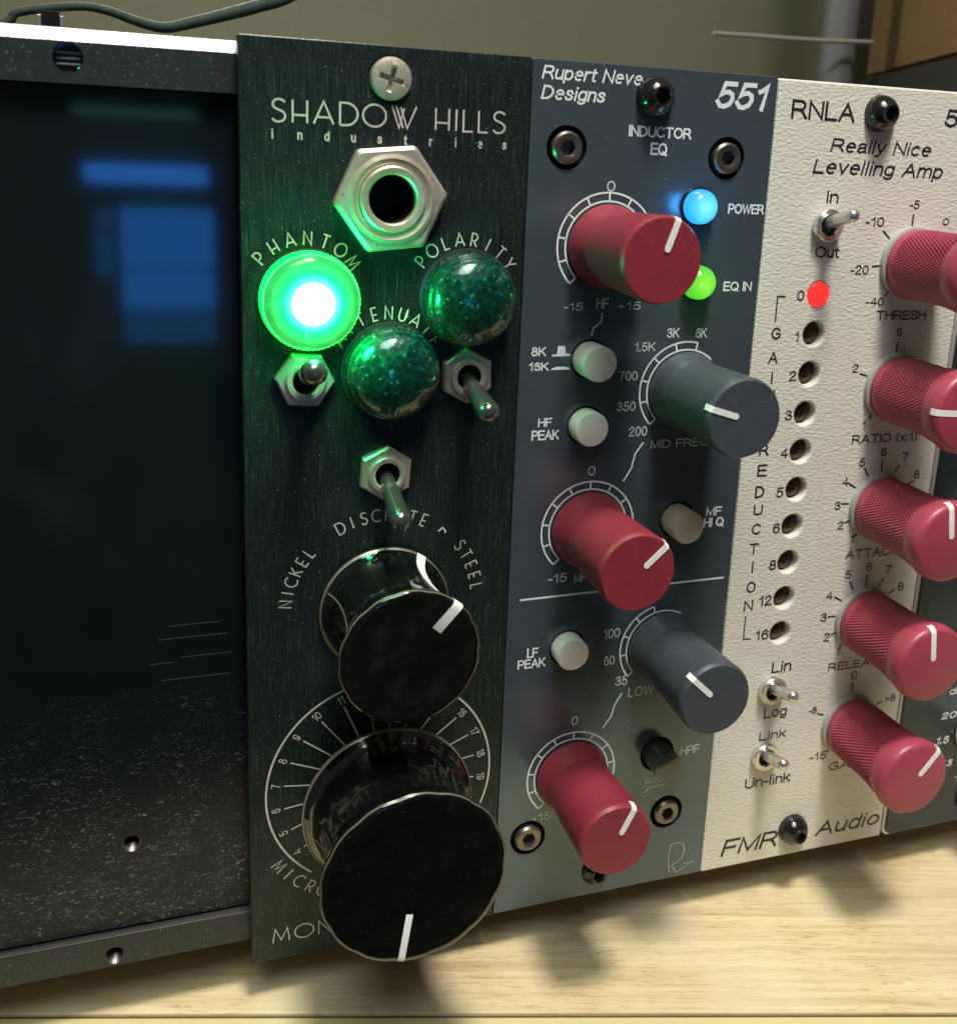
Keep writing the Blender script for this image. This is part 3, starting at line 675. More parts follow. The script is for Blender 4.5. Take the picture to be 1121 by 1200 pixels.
# ================================================================== the rack
rk = thing('rack_chassis', 'black steel module rack with an empty blanked slot at the left', 'rack', (40, 20, TZ))
XL, XR = -75.0, 168.0
def rail(z0, z1, name):
    top = z0 > 60; hs = [(-75+55.6, 129.4, 1.75)] if top else [(-19.4, 4.0, 1.45)]
    o = plate(rect(XL, XR, z0, z1), [(x, z, r) for x, z, r in hs], 6.0, 0.0)
    for v in o.verts: v.co.y += 2.5; 
    return o
bm = rail(126.4, 131.2, 'top'); r1 = finish('top_rail', bm, 'rail', rk, (0, 0, 0))
bm = bmesh.new()   # chamfered bare top lip
vs = [(2.5, 131.2), (3.9, 132.75), (8.5, 132.75), (8.5, 131.21)]
A = [bm.verts.new((XL, y, z)) for y, z in vs]; B = [bm.verts.new((XR, y, z)) for y, z in vs]
bm.faces.new(A); bm.faces.new(B)
for i in range(4): bm.faces.new((A[i], A[(i+1) % 4], B[(i+1) % 4], B[i]))
bmesh.ops.recalc_face_normals(bm, faces=bm.faces); finish('bright_edge', bm, 'bare', r1, (0, 0, 0))
bm = rail(2.3, 7.0, 'bottom'); r2 = finish('bottom_rail', bm, 'rail', rk, (0, 0, 0))
bm = bmesh.new(); box(bm, XL, XR, 2.62, 3.5, 7.0, 7.2, 0.08); finish('bright_edge', bm, 'socket', r2, (0, 0, 0))  # strip standing in for the highlight along the rail's top edge
bm = bmesh.new(); vs = [(2.5, 2.3), (3.3, 1.65), (8.5, 1.65), (8.5, 2.29)]
A = [bm.verts.new((XL, y, z)) for y, z in vs]; B = [bm.verts.new((XR, y, z)) for y, z in vs]
bm.faces.new(A); bm.faces.new(B)
for i in range(4): bm.faces.new((A[i], A[(i+1) % 4], B[(i+1) % 4], B[i]))
bmesh.ops.recalc_face_normals(bm, faces=bm.faces); finish('lower_lip', bm, 'border', r2, (0, 0, 0))  # pale colour stands in for the table reflected in this bevel
# threaded inserts in the rails and plate
def thread(r, depth, turns):
    prof = []
    for k in range(turns*2+1): prof.append((r*(1.0 if k % 2 == 0 else 0.82), 0.25-depth*k/(turns*2)))
    prof.append((0, -depth-0.05)); return lathe(prof, 28)
finish('screw_well', lathe([(1.76, 0.3), (1.62, 0.42), (1.6, 0.0), (1.6, -1.4), (0, -1.4)], 32), 'blacksteel', r1, (-19.4, 2.9, 129.4), smooth=20)
bm = bmesh.new()
for dz in (-0.75, -0.1, 0.55): box(bm, -1.35, 1.35, 1.0, 1.35, dz-0.12, dz+0.12, 0.04)
finish('screw_thread', bm, 'nickel', r1, (-19.4, 2.6, 129.4))
finish('threaded_hole', thread(1.45, 3.0, 5), 'socket', r2, (-19.4, 2.9, 4.0), smooth=20)
bm = plate(rect(XL, 6, 7.5, 126.2), [(-16.4, 21.2, 1.35)], 1.5)
bl = finish('blank_plate', bm, 'plate', rk, (0, 4.0, 0)); 
for v in bl.data.vertices: v.co.z -= 0.067
bl.location.z += 0.067
bl['_w'] = [0, 4.0, 67.0]
finish('threaded_hole', thread(1.33, 3.0, 6), 'socket', bl, (-16.4, 4.25, 21.2), smooth=20)
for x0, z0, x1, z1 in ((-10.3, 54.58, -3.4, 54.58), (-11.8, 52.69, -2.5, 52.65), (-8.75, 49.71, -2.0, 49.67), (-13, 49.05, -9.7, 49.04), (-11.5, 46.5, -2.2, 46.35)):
    bm = bmesh.new(); ribbon(bm, [(x0-x0, 0), ((x1-x0)*.5, .03), (x1-x0, 0)], 0.16, -0.02); finish('reflection_streak', bm, 'reflection_streak', bl, (x0, 4.0, (z0+z1)/2))  # thin strips standing in for light streaks reflected in the plate
# case behind the panels and its feet
bm = bmesh.new(); box(bm, XL+2, XR-2, 9.0, 110, 1.7, 132.6, 0.5); finish('case', bm, 'pcb', rk, (0, 0, 0))
for x in (-60, 150):
    for y in (24, 96):
        o = finish('rubber_foot', upright(7, 9.65), 'rubber', rk, (x, y, TZ+0.03), smooth=40)

# ================================================================== common parts
def knob(name, parts, parent, x, y, z, ang):
    """parts: list of (name, mesh, sub) - first is the knob body, the rest its sub-parts"""
    o = link(name, parts[0][1], parent, (x, y, z), ang); o['_turn'] = 1
    for nm, me in parts[1:]: link(nm, me, o, (0, 0, 0))
    return o
def mesh_of(bm, mat, smooth=None):
    bmesh.ops.scale(bm, vec=(MM, MM, MM), verts=bm.verts); me = bpy.data.meshes.new('shape'); bm.to_mesh(me); bm.free(); me.materials.append(M[mat])
    if smooth: me.shade_smooth(); me.set_sharp_from_angle(angle=math.radians(smooth))
    return me
def pointer_bar(r0, r1, wd, h, th=0.12, fold=None):
    """bar lying on a knob face pointing up (+z); may fold over the rim: fold = (r, h) of the rim edge"""
    bm = bmesh.new(); pth = [(r0, h+th), (r1, h+th)]
    if fold and not isinstance(fold[0], tuple): pth += [(fold[0]+th*.6, fold[1]+th*.2), (fold[0]+th, fold[1]-0.9)]
    elif fold: pth += list(fold)
    n = 6; v = []
    cap = [(wd/2*math.sin(PI*k/n - PI/2)) for k in range(n+1)]
    for i, (r, hh) in enumerate(pth):
        v.append([bm.verts.new((wx, -hh, r - (math.sqrt(max(0, (wd/2)**2-wx*wx)) - 0 if i == 0 else 0))) for wx in cap])
    base = [[bm.verts.new((q.co.x, q.co.y+th*1.6 if i < 2 else q.co.y+th, q.co.z if i < 2 else q.co.z-th*1.5)) for q in row] for i, row in enumerate(v)]
    for a, b in zip(v, v[1:]):
        for k in range(n): bm.faces.new((a[k], b[k], b[k+1], a[k+1]))
    for a, b in zip(base, base[1:]):
        for k in range(n): bm.faces.new((a[k], b[k], b[k+1], a[k+1]))
    for i in range(len(v)-1):
        for k in (0, n): bm.faces.new((v[i][k], v[i+1][k], base[i+1][k], base[i][k]))
    for row in (0, -1):
        for k in range(n): bm.faces.new((v[row][k], v[row][k+1], base[row][k+1], base[row][k]))
    bmesh.ops.recalc_face_normals(bm, faces=bm.faces); return bm
def lever_mesh(p, r0, r1, tip=True):
    """tapered bat from origin to p (mm vector)"""
    L = Vector(p).length; pr = [(0, -1.0), (r0, -1.0), (r0, 0.5)]
    for k in range(1, 6): pr.append((r0+(r1-r0)*k/5, L*(0.12+0.74*k/5)))
    for k in range(1, 6): a = PI/2*k/6; pr.append((r1*math.cos(a), L*0.86+min(r1, L*.14)*math.sin(a)*1.0))
    pr.append((0, L*0.86+min(r1, L*.14)))
    bm = lathe(pr, 24); q = Vector((0, -1, 0)).rotation_difference(Vector(p).normalized())
    bmesh.ops.rotate(bm, cent=(0, 0, 0), matrix=q.to_matrix(), verts=bm.verts); return bm
def hexnut(R, h, rot, rin, parent, loc, mat='nickel', name='nut'):
    F = f_hex(rot); pr = [(rin, 0), (R, 0, F), (R, h*0.78, F), (R*0.93, h, F), (R*.80, h), (rin, h)]
    return finish(name, lathe(pr, 96), mat, parent, loc, smooth=28)
HEXF = f_hex(0.3)
def screw_allen(parent, x, y, z, r, h, hexr, mat, rot=0.0, name='screw'):
    key = ('allen', r, h, hexr, mat)
    if key not in CACHE:
        pr = [(0, h-1.4), (hexr, h-1.4, HEXF), (hexr, h-0.08, HEXF), (hexr*1.14, h)] + [(r*math.sin(a)*0.999 if a else 0, h*math.cos(a)**1.0) for a in [math.asin(min(1, hexr*1.25/r))+k*(PI/2-math.asin(min(1, hexr*1.25/r)))/8 for k in range(9)]] + [(r, -0.2)]
        pr = [(p[0], p[1]) + tuple(p[2:]) for p in pr]
        CACHE[key] = mesh_of(lathe(pr, 48), mat, 30)
    return link(name, CACHE[key], parent, (x, y, z), rot)
def screw_socket(parent, x, y, z, r, h, hexr, mat, rot=0.0, name='screw'):
    key = ('sock', r, h, hexr, mat)
    if key not in CACHE:
        pr = [(0, h-1.6), (hexr, h-1.5, HEXF), (hexr, h-0.1, HEXF), (hexr*1.12, h), (r*0.86, h), (r, h-0.35), (r, -1.0)]
        CACHE[key] = mesh_of(lathe(pr, 48), mat, 30)
    return link(name, CACHE[key], parent, (x, y, z), rot)
CACHE = {}
def sleeve(parent, x, z, r_in, r_out, h, mat, name):
    return finish(name, lathe([(r_in, -1.2), (r_in, h), (r_out, h), (r_out, -0.1)], 40), mat, parent, (x, 0, z), smooth=30)

# ================================================================== preamp module (black, green jewels)
PX = -0.15
sh = thing('preamp_module', 'black brushed preamp module with glowing green jewel and two big black knobs', 'audio module', (19, 0, 0))
JK = (18.84, 114.23)
togs = [(7.74, 90.25, (0.0, -11, 3.2), 0.07), (30.13, 90.28, (0.8, -11, -3.72), 0.49), (18.87, 76.7, (0.39, -11, -4.8), 0.59)]
jew = [(8.35, 100.9, 'lit'), (30.0, 101.1, 'jewel'), (19.35, 91.1, 'jewel')]
holes = [(JK[0], JK[1], 3.7)] + [(x, z, 1.7) for x, z, _, _ in togs] + [(18.85, 129.3, 3.0)]
fp = finish('front_panel', plate(rect(PX, 37.95, -0.1, 133.35, 0.25), holes, 2.4, 0.12), 'brushed', sh, (0, 0, 0), smooth=20)
# screw in its countersink
finish('countersink', lathe([(3.05, 0.02), (2.5, -1.1), (0, -1.1)], 40), 'gun', fp, (18.85, 0, 129.3), smooth=20)
F = f_cross(0.21)
s = finish('screw', lathe([(0, -0.75), (1.35, -0.6, F), (1.62, 0.50, F), (1.74, 0.56), (2.55, 0.35), (2.72, 0.0), (2.72, -0.9)], 128), 'nickel', sh, (18.85, -0.2, 129.3), smooth=30)
s.rotation_euler = (0, 0.25, 0)
# jack socket
jb = finish('jack_socket', lathe([(0, -7), (3.15, -7), (3.15, 2.5), (3.35, 2.75), (4.05, 2.85), (4.3, 2.6), (4.32, 2.35), (4.12, 2.25), (4.34, 2.1), (4.32, 1.7), (3.6, 1.6), (3.6, -1)], 64), 'nickel', sh, (JK[0], 0, JK[1]), smooth=25)
finish('socket_bore', lathe([(3.12, 1.4), (3.10, -6.8), (0, -6.9)], 40), 'hole', jb, (JK[0], 0, JK[1]), smooth=40)
finish('washer', lathe([(4.4, 0), (5.75, 0.0), (5.7, 2.35), (5.2, 2.5), (4.4, 2.2)], 64), 'nickel', jb, (JK[0], 0, JK[1]), smooth=25)
hexnut(7.55, 2.1, math.radians(-114), 5.7, jb, (JK[0], 0, JK[1]))
# toggles
for i, (x, z, v, rot) in enumerate(togs):
    b = finish('toggle_switch', lathe([(0, -2), (1.75, -2), (1.75, 2.1), (2.0, 2.3), (2.45, 2.3), (2.6, 2.1), (2.6, 1.2), (2.4, 1.1), (2.4, -0.2)], 40), 'nickel', sh, (x, 0, z), smooth=25)
    finish('switch_bore', lathe([(1.73, 1.7), (1.7, -1.6), (0, -1.8)], 28), 'hole', b, (x, 0, z), smooth=40)
    hexnut(3.95, 1.5, -rot, 2.5, b, (x, 0, z))
    finish('lever', lever_mesh(v, 1.0, 1.72 if i == 0 else 1.55), 'gun', b, (x, 0.6, z), smooth=40)
# jewel lamps
def jewel_prof(lit):
    pr = [(6.35, -0.1), (6.35, 2.6), (6.15, 3.2)]
    for k in range(0, 10):
        a = PI/2*k/9; pr.append((5.95*math.cos(a), 3.3+(1.5 if lit else 3.1)*math.sin(a)))
    pr[-1] = (0, 4.8 if lit else 6.4); return pr
def knurl_rf(t, h):
    if h < 0.1 or h > 2.7: return 1.0
    return 1 + 0.018*math.sin(t*30 + h*4)*math.sin(t*30 - h*4)
for x, z, mt in jew:
    pr = jewel_prof(mt == 'lit'); fine = [(6.35, h*0.26) for h in range(0, 11)]
    j = finish('jewel_lamp', lathe(fine + pr[2:], 180, knurl_rf), mt, sh, (x, 0, z), smooth=60)
    if mt == 'lit': j['label'] = 'lit jewel lamp glowing green with a white centre'
    finish('lamp_ring', lathe([(6.4, -0.05), (6.75, -0.05), (6.7, 0.4), (6.4, 0.45)], 64), 'gun', j, (x, 0, z), smooth=30)
ll = bpy.data.lights.new('jewel_bulb', 'POINT'); ll.energy = LED_W; ll.color = (0.02, 1.0, 0.28); ll.shadow_soft_size = 0.003
lo = bpy.data.objects.new('jewel_bulb', ll); COL.objects.link(lo); lo.location = Vector((8.35, -6.8, 100.9))*MM
# lettering
deco_line('SHADOW HILLS', 3.8, 34.6, 123.25, 2.75, 0.26, sh)
for k, c in enumerate('industries'):
    text('lettering', c, 3.7+(34.3-3.7)*k/9+0.2, 0, 121.15, 1.22, 'ink_s', sh, bold=0.02)
deco_arc('PHANTOM', 8.0, 101.1, 7.75, 139, 37, 1.75, 0.20, sh)
deco_arc('POLARITY', 29.6, 101.3, 7.75, 143, 35, 1.75, 0.20, sh)
deco_arc('ATTENUATE', 18.95, 91.3, 7.75, 148, 30, 1.75, 0.20, sh)
UK = (19.05, 56.3)
deco_arc('NICKEL', 19.05, 56.3, 14.0, 173, 139.5, 1.75, 0.20, sh)
deco_arc('DISCRETE', 19.05, 56.3, 13.9, 117, 66, 1.75, 0.20, sh)
deco_arc('STEEL', 19.05, 56.3, 14.0, 37, 7, 1.75, 0.20, sh)
bm = bmesh.new(); ribbon(bm, [(-.5, -.2), (.1, .35), (.55, -.1), (.5, -.5)], 0.22); finish('lettering', bm, 'ink_g', sh, (27.4, 0, 67.3))
RC = (19.2, 27.55)
bm = bmesh.new(); ribbon(bm, arc(0, 0, 17.05, -22, 232, 90), 0.30)
finish('dial_ring', bm, 'ink_s', sh, (RC[0], 0, RC[1]))
bm = bmesh.new(); numang = []
for n in range(4, 20):
    a = 217.5-14.9*(n-4); numang.append((n, a)); t = math.radians(a)
    ribbon(bm, [(math.cos(t)*8.9, math.sin(t)*8.9), (math.cos(t)*14.6, math.sin(t)*14.6)], 0.22)
finish('dial_ticks', bm, 'ink_s', sh, (RC[0], 0, RC[1]))
for n, a in numang:
    t = math.radians(a); s_ = str(n)
    text('lettering', s_, RC[0]+math.cos(t)*15.75, 0, RC[1]+math.sin(t)*15.75, 1.30, 'ink_s', sh, rot=t-PI/2)
deco_arc('MICROPHONE', RC[0], RC[1], 19.1, 217, 217+6.4*9, 1.9, 0.20, sh, inward=True)
deco_line('MONO GAMA', 2.83, 29.86, 2.85, 2.35, 0.20, sh)
# big fluted knobs
def flute(n, amp, h0, h1):
    def f(t, h):
        if h < h0: return 1.0
        k = min(1, (h-h0)/(h1-h0))
        return 1 - amp*k*(abs(math.cos(n*t/2))**5)
    return f
def big_knob(loc, R, Rf, D, h0, ptr_a, ridge_a, ptr_full, seg=240):
    u = D-h0
    pr = [(2.2, h0-0.3), (Rf-0.5, h0), (Rf, h0+0.25), (Rf+0.02, h0+0.7), (Rf-0.25, h0+0.95), (Rf-0.9, h0+1.0+u*.03)]
    ctl = [(1.0, .955), (1.7, .90), (2.6, .862), (4.0, .838), (u*.38, .825), (u*.52, .835), (u*.68, .868), (u*.82, .922), (u-2.0, .962)]
    for dh, fr in ctl: pr.append((R*fr, h0+dh))
    pr += [(R-0.12, D-1.35), (R, D-1.0), (R, D-0.45), (R-0.15, D-0.14), (R-0.45, D), (R-0.9, D-0.02), (R*0.5, D-0.10), (0, D-0.14)]
    ff = flute(14, 0.012, h0+1.2, h0+3.0)
    k = finish('fluted_knob', lathe(pr, seg, ff), 'gloss', sh, (loc[0], 0, loc[1]), smooth=50)
    # bevel highlights put into thin pale rings
    def ring(pa, th=0.05):
        a, b = pa; return lathe([(a[0], a[1]), (a[0]+th, a[1]+(th if a[1] > h0+2 else -.0)), (b[0]+th, b[1]), (b[0], b[1]-.0)], seg, ff)
    finish('edge_highlight', ring(((R-0.10, D-0.25), (R-0.02, D-0.50)), 0.035), 'rim_highlight', k, (loc[0], 0, loc[1]))
    finish('edge_highlight', lathe([(Rf+.03, h0+.25), (Rf+.05, h0+.72), (Rf-.12, h0+0.93)], seg), 'rim_highlight', k, (loc[0], 0, loc[1]))
    # stripes laid on the surface along the profile
    def stripe(a, wd, sel, mat, nm, lift=0.05, drift=0.0):
        bm = bmesh.new(); prev = None; t0 = math.radians(a)
        for ip, p in enumerate(sel):
            r, h = p; row = []; t = t0 + math.radians(drift)*(1 - min(1, max(0, (h-h0)/(D-1.5-h0))))
            for sgn in (-1, 0, 1):
                tt = t + sgn*wd/2/max(r, 1.5); q = (r*ff(tt, h)) + (lift if h < D-0.3 else 0)
                row.append(bm.verts.new((q*math.cos(tt), -(h+(lift if h >= D-0.5 else 0)), q*math.sin(tt))))
            if prev:
                for i in range(2): bm.faces.new((prev[i], prev[i+1], row[i+1], row[i]))
            prev = row
        ret = bmesh.ops.extrude_face_region(bm, geom=bm.faces[:]); 
        for v in ret['geom']:
            if isinstance(v, bmesh.types.BMVert): v.co += Vector((-math.cos(t0)*.04, .02, -math.sin(t0)*.04))
        bmesh.ops.recalc_face_normals(bm, faces=bm.faces)
        finish(nm, bm, mat, k, (loc[0], 0, loc[1]), smooth=50)
    wall_ = [(p[0], p[1]) for p in pr[3:-7]]
    cap_ = [(R, D-0.45), (R-0.15, D-0.14), (R-0.45, D), (R-0.9, D-0.02), (ptr_full[1], D-0.06)]
    if ptr_full[0]: stripe(ptr_a, 1.45, wall_ + [(R, D-1.0)] + cap_, 'white', 'pointer', 0.12, 9.0)
    else: stripe(ptr_a, 0.95, cap_, 'white', 'pointer', 0.06)
    stripe(ridge_a, 0.22, wall_[2:-1], 'rim_highlight', 'ridge_highlight', 0.05)  # thin moulded ridge with its highlight put into the pale colour
    return k
big_knob(UK, 9.45, 9.35, 17.0, 0.7, 48.5, 157, (True, 5.0))
big_knob((19.05, 27.15), 12.65, 12.45, 22.5, 5.0, -98.5, 193, (False, 5.3))
finish('shaft', lathe([(3.0, -1), (3.0, 6.0)], 32), 'nickel', sh, (19.05, 0, 27.15), smooth=40)

# ================================================================== equaliser module (slate blue)
eq = thing('equalizer_module', 'slate blue equalizer module with three crimson and two grey knobs', 'audio module', (57, 0, 0))
RK = [(50.48, 108.4, 41.8), (50.43, 65.65, 50.5), (50.3, 23.6, 28.0)]
GK = [(64.87, 86.9), (64.7, 44.45)]
BT = [(49.0, 92.0, 2.62, 4.0, 'ivory'), (49.0, 82.0, 2.62, 2.6, 'ivory'), (65.6, 65.95, 2.62, 4.0, 'ivory_d'), (48.3, 46.1, 2.62, 2.6, 'ivory'), (65.65, 24.8, 2.45, 4.0, 'smoke')]
SC = [(43.58, 121.8), (68.6, 121.4), (43.4, 13.2), (68.3, 13.4)]
holes = [(x, z, 3.0) for x, z, *_ in BT] + [(x, z, 2.95) for x, z in SC]
finish('front_panel', plate(rect(38.1, 76.0, 0, 133.3, 0.3), holes, 2.4, 0.15), 'slate', eq, (0, 0, 0), smooth=20)
for x, z, r, d, mt in BT:
    b = finish('push_button', lathe([(r, -1.5), (r, d-0.3), (r-0.12, d-0.08), (r-0.35, d), (0, d+0.05)], 48), mt, eq, (x, 0, z), smooth=30)
    finish('button_well', lathe([(2.99, -0.05), (2.99, -2.3), (0, -2.35)], 40), 'hole', b, (x, 0, z), smooth=30)
for i, (x, z) in enumerate(SC):
    finish('screw_well', lathe([(2.93, -0.02), (2.93, -2.2), (0, -2.3)], 40), 'hole', eq, (x, 0, z), smooth=30)
    screw_socket(eq, x, 0, z, 2.25, 0.6, 1.15, 'socket', rot=random.random())
screw_allen(eq, 56.3, 0, 129.3, 2.85, 2.9, 1.15, 'blacksteel', 0.4)
screw_allen(eq, 55.9, 0, 4.5, 2.5, 1.6, 1.1, 'blacksteel', 0.1)
# leds
def led(parent, x, z, r, h, mat, name='led'):
    o = finish(name, lathe([(r, -1), (r, h*0.35)] + [(r*math.cos(a), h*0.35+h*0.65*math.sin(a)) for a in [PI/2*k/7 for k in range(1, 7)]] + [(0, h)], 40), mat, parent, (x, 0, z), smooth=60)
    return o
for lx, lz in ((64.55, 114.4), (65.3, 103.4)): finish('led_collar', lathe([(2.5, -0.05), (2.5, 0.35), (2.72, 0.4), (2.85, -0.02)], 40), 'blacksteel', eq, (lx, 0, lz), smooth=30)
l = led(eq, 64.55, 114.4, 2.5, 3.0, 'led_b'); l['label'] = 'lit blue power lamp'
l = led(eq, 65.3, 103.4, 2.5, 3.2, 'led_g'); l['label'] = 'lit green lamp half hidden by the top crimson knob'
for c, p, e in (((0.05, 0.4, 1.0), (64.4, -5.2, 114.4), 0.0011), ((0.2, 1.0, 0.1), (65.3, -5.5, 103.0), 0.0006)):
    q = bpy.data.lights.new('led_spill', 'POINT'); q.energy = e; q.color = c; q.shadow_soft_size = 0.0015
    qo = bpy.data.objects.new('led_spill', q); COL.objects.link(qo); qo.location = Vector(p)*MM
# smooth knobs
D = 17.9
pr = [(2.0, 0.15), (5.6, 0.15), (5.95, 0.4), (5.95, 0.9), (5.12, 4.2), (5.42, 7.5), (5.70, 16.4), (5.76, 16.8), (5.70, 17.35), (5.42, D), (0, D)]
bodyR = mesh_of(lathe(pr, 128), 'red', 8); bodyG = mesh_of(lathe(pr, 128), 'grey', 8)
ptr = mesh_of(pointer_bar(1.55, 5.42, 0.85, D, 0.12, (5.72, 17.35)), 'white', 40)
def dirang(dx, dz): return math.atan2(dx, dz)
for x, z, _ in RK: pass
for (x, z, _), a in zip(RK, (math.radians(19), math.radians(48), math.radians(27))): knob('crimson_knob', [('', bodyR), ('pointer', ptr)], eq, x, 0, z, a)
for (x, z), a in zip(GK, (math.radians(-73), math.radians(-47))): knob('grey_knob', [('', bodyG), ('pointer', ptr)], eq, x, 0, z, a)
def gauge(x, z, ro, ri, angs, parent, a_end=None, wd=0.27, mat='ink_w', full=True):
    """double arc scale with cross ticks; angles in math degrees"""
    bm = bmesh.new(); lo, hi = min(angs), max(angs)
    ribbon(bm, arc(0, 0, ro, lo, hi, 60), wd); ribbon(bm, arc(0, 0, ri, a_end if a_end is not None else lo, hi, 60), wd)
    for a in angs:
        t = math.radians(a); ribbon(bm, [(math.cos(t)*ri, math.sin(t)*ri), (math.cos(t)*ro, math.sin(t)*ro)], wd)
    return finish('dial_scale', bm, mat, parent, (x, 0, z))
for x, z, _ in RK: gauge(x, z, 7.55, 6.35, [90+27*k for k in range(-5, 6)], eq)
gauge(GK[0][0], GK[0][1], 7.45, 6.25, [77, 106, 137, 167, 194, 224], eq, a_end=48)
gauge(GK[1][0], GK[1][1], 7.3, 6.2, [105, 132, 160, 187, 219], eq, a_end=60)
def strokes(name, x, z, lines, wd, mat, parent):
    bm = bmesh.new()
    for L in lines: ribbon(bm, [(a-x, b-z) for a, b in L], wd)
    return finish(name, bm, mat, parent, (x, 0, z))
strokes('printed_line', 50, 97, [[(50.5, 98.8), (50.45, 97.6), (49.25, 96.6), (49.0, 95.5)]], 0.26, 'ink_g', eq)
strokes('printed_line', 57, 76, [[(58.66, 78.9), (57.45, 77.2), (57.0, 75.0), (55.8, 72.9)]], 0.28, 'ink_w', eq)
strokes('printed_line', 57, 34, [[(58.3, 37.0), (57.1, 34.95), (56.7, 33.1), (55.3, 31.15)]], 0.28, 'ink_w', eq)
strokes('printed_line', 57, 56, [[(40.0, 55.0), (75.0, 55.35)]], 0.33, 'ink_w', eq)
strokes('printed_line', 66, 18, [[(63.9, 17.87), (64.82, 18.72), (68.0, 18.75)]], 0.22, 'ink_g', eq)
strokes('monogram', 71, 4, [[(69.93, 1.09), (69.5, 4.0), (69.75, 6.6), (70.92, 6.95), (72.14, 6.4), (72.6, 5.0), (71.94, 3.4), (70.3, 2.5)], [(70.3, 2.5), (71.2, 0.9), (74.6, 2.5), (72.3, 2.3)]], 0.20, 'ink_s', eq)
bm = bmesh.new()
for L in ([(43.05, 92.55), (45.95, 92.55), (45.95, 92.85), (45.15, 92.95), (44.98, 94.05), (43.88, 94.05), (43.8, 92.85), (43.05, 92.8)], [(42.95, 90.55), (45.9, 90.55), (45.8, 90.85), (45.2, 91.0), (43.85, 91.0), (43.1, 90.75)]):
    f = bm.faces.new([bm.verts.new((p[0]-44.5, -0.04, p[1]-92)) for p in L]); f.normal_update()
    if f.normal.y > 0: f.normal_flip()
finish('button_symbols', bm, 'ink_w', eq, (44.5, 0, 92))

# ================================================================== levelling amplifier module (cream)
fm = thing('leveling_amp_module', 'cream wrinkle-coated compressor module with five knurled rose knobs', 'audio module', (95, 0, 0))
LX = 87.0; LZ = [101.49] + [95.2-6.36*k for k in range(9)]
LZ = [101.49, 95.2, 88.8, 82.3, 76.0, 69.6, 63.25, 56.9, 50.5, 44.15]
FT = [(86.75, 112.25, (-0.3, -8.4, 2.2)), (86.2, 34.0, (-0.35, -8.4, 2.6)), (86.2, 21.46, (-0.7, -8.4, 2.7))]
holes = [(LX, z, 1.95) for z in LZ] + [(x, z, 1.3) for x, z, _ in FT]
finish('front_panel', plate(rect(76.2, 114.05, -0.15, 133.1, 0.3), holes, 2.4, 0.3), 'wrinkle', fm, (0, 0, 0), smooth=20)
for k, z in enumerate(LZ):
    if k == 0:
        l = finish('led', lathe([(1.9, -1.5), (1.9, 0.1), (1.6, 0.35), (0, 0.5)], 32), 'led_r', fm, (LX, 0, z), smooth=50); l['label'] = 'lit red lamp'
    else:
        l = finish('led', lathe([(1.88, -1.9), (1.5, -1.3), (0.8, -1.0), (0, -0.95)], 32), 'brown', fm, (LX, 0, z), smooth=50)
for x, z, v in FT:
    b = finish('toggle_switch', lathe([(0, -2), (1.5, -2), (1.5, 1.2), (1.65, 1.5), (2.35, 1.5), (2.5, 1.3), (2.5, 0.5), (2.3, 0.4), (2.3, -0.1)], 40), 'chrome', fm, (x, 0, z), smooth=25)
    finish('switch_bore', lathe([(1.48, 1.1), (1.4, -1.6), (0, -1.8)], 28), 'hole', b, (x, 0, z), smooth=40)
    finish('lever', lever_mesh(v, 0.95, 1.02), 'chrome', b, (x, 0.3, z), smooth=40)
screw_allen(fm, 94.3, 0, 129.1, 2.8, 3.0, 1.1, 'blacksteel', 0.2)
screw_allen(fm, 94.1, 0, 5.3, 2.8, 3.0, 1.1, 'blacksteel', 0.9)
# knurled knobs: one mesh shared by five
NK, PK = 66, 0.52
def tri(u): u = u % 1.0; return 1-abs(2*u-1)
def knurled():
    pr = [(2.0, 1.0), (5.2, 1.0), (5.42, 1.2)]
    h = 2.0; rows = []
    while h < 14.6: rows.append(h); h += 0.13
    def rad(h): return 5.42 + (0.0 if h < 9 else 0.78*((h-9)/6.0)**2.0)
    pr += [(rad(h), h) for h in rows]
    pr += [(6.30, 15.3), (6.48, 15.9), (6.50, 16.7), (6.38, 17.4), (6.05, 17.85), (5.6, 18.0), (0, 18.0)]
    def rf(t, h):
        if h < 2.3 or h > 14.3: return 1.0
        u = NK*t/(2*PI)
        e = min(1, (h-2.3)/0.6, (14.3-h)/0.6)
        return 1 + e*0.075*(min(tri(u+h/PK/2), tri(u-h/PK/2))-0.5)
    return lathe(pr, NK*4, rf)
kn = mesh_of(knurled(), 'pink', 50); wsh = mesh_of(lathe([(2, 0), (5.75, 0.0), (5.8, 0.3), (5.75, 0.95), (5.3, 1.05)], 64), 'washer', 30)
ptr2 = mesh_of(pointer_bar(1.3, 5.65, 0.95, 18.0, 0.06, ((6.12, 17.93), (6.47, 17.45), (6.58, 16.8))), 'white', 40)
KX = 103.5; KZ = [106.5, 86.1, 65.5, 45.0, 24.6]
for z, a in zip(KZ, (30, -86, -10, -8, 40)):
    knob('knurled_knob', [('', kn), ('pointer', ptr2), ('washer', wsh)], fm, KX, 0, z, math.radians(a))
def sticks(segs):
    bm = bmesh.new()
    for L in segs: ribbon(bm, [(a-KX, b-65) for a, b in L], 0.30)
    finish('dial_ticks', bm, 'ink_k', fm, (KX, 0, 65))
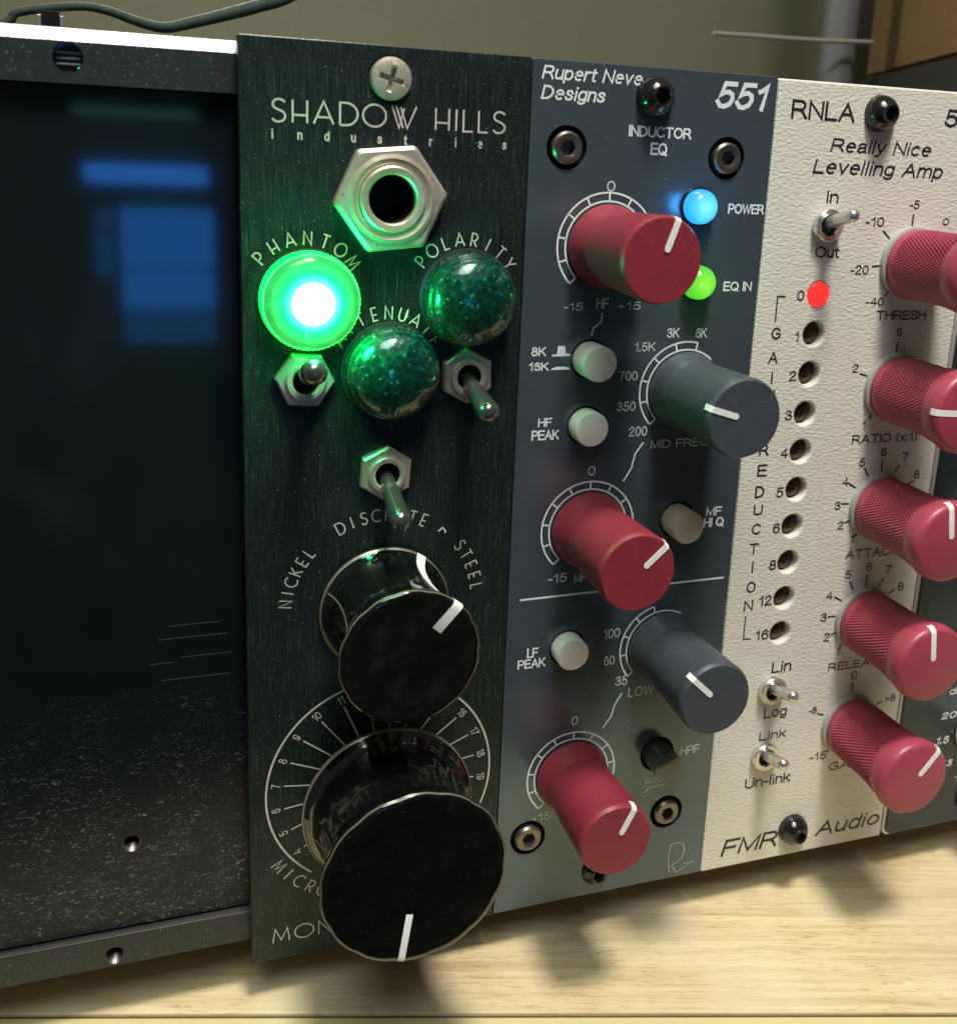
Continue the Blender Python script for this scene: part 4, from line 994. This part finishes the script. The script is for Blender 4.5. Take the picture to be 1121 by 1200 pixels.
T_ = [(102.94, 114.24), (103.0, 112.4), (97.61, 111.54), (99.0, 110.3), (96.32, 105.9), (98.0, 106.1), (100.3, 102.17), (99.41, 101.14), (103.1, 93.8), (103.2, 92.0), (96.53, 88.63), (98.1, 88.2), (100.1, 81.6), (99.4, 80.9),
 (99.8, 72.6), (100.7, 71.06), (103.25, 73.65), (103.3, 71.58), (106.92, 72.69), (106.1, 71.4), (97.05, 70.0), (98.6, 69.1), (96.1, 66.44), (97.63, 66.4), (97.2, 63.0), (98.28, 63.4), (100.2, 61.0), (99.24, 60.2), (110.3, 69.6), (109.0, 69.0),
 (99.85, 52.2), (100.66, 50.66), (103.24, 53.17), (103.24, 51.07), (106.83, 52.31), (106.0, 50.7), (109.45, 49.86), (108.19, 49.2), (97.0, 49.64), (98.7, 48.8), (96.17, 46.07), (97.75, 46.0), (97.2, 42.6), (98.2, 42.97), (100.0, 40.7), (99.3, 39.8),
 (103.2, 32.9), (103.3, 30.9), (96.5, 27.7), (97.9, 27.2), (99.4, 19.6), (100.2, 20.2), (110.2, 28.2), (108.9, 27.6), (109.1, 111.2), (107.9, 110.3)]
sticks([T_[i:i+2] for i in range(0, len(T_), 2)])
strokes('bracket', 80, 99, [[(81.1, 101.2), (79.65, 101.2), (79.68, 97.2)]], 0.24, 'ink_k', fm)
strokes('bracket', 80, 45, [[(79.92, 48.05), (79.93, 43.8), (81.4, 43.75)]], 0.24, 'ink_k', fm)

# ================================================================== fourth module, mostly out of the frame
fo = thing('charcoal_module', 'charcoal module with pale edge and cream knob at the right border', 'audio module', (133, 0, 0))
finish('edge_frame', plate(rect(114.25, 152.2, -0.3, 133.1, 1.6), [], 2.2, 0.2), 'border', fo, (0, 0, 0), smooth=20)
finish('front_panel', plate(rect(114.85, 151.7, 0.15, 132.6, 1.2), [], 0.5, 0.1), 'dark', fo, (0, -0.45, 0), smooth=20)
cx_ = lathe([(2, 0.5), (5.3, 0.5), (5.5, 0.8), (5.4, 2.2), (4.4, 3.2), (4.0, 10), (3.8, 10.6), (0, 10.7)], 64, flute(8, 0.06, 0.6, 3))
finish('cream_knob', cx_, 'ivory', fo, (133.0, 0, 19.5), smooth=40)
finish('cream_knob', lathe([(2, 0.5), (5.3, 0.5), (5.5, 0.8), (5.4, 2.2), (4.4, 3.2), (4.0, 10), (3.8, 10.6), (0, 10.7)], 64), 'ivory', fo, (133.0, 0, 60), smooth=40)
screw_allen(fo, 133, -0.5, 4.6, 2.6, 1.8, 1.1, 'blacksteel', 0.1)
screw_allen(fo, 133, -0.5, 128.5, 2.6, 1.8, 1.1, 'blacksteel', 0.1)

# ================================================================== printed words and numbers
for mod, s, x0, x1, z, h, shear, style in TEXTS:
    if mod == 'sh': continue
    par = {'rnd': eq, 'fmr': fm, 'fourth': fo}[mod]
    mat = {'rnd': 'ink_w' if style == 'bold' else 'ink_g', 'fmr': 'ink_k', 'fourth': 'ink_w'}[mod]
    text('lettering', s, x0, x1, z, h, mat, par, shear=shear, bold=({'bold': 0.022, 'sans': 0.006}[style] if s not in ('Rupert Neve', 'Designs') else 0.013) + (0.008 if mod == 'fmr' else 0), y=-0.03 if mod != 'fourth' else -0.53)
for o in bpy.data.objects:
    for k in ('_w', '_turn'):
        if k in o: del o[k]
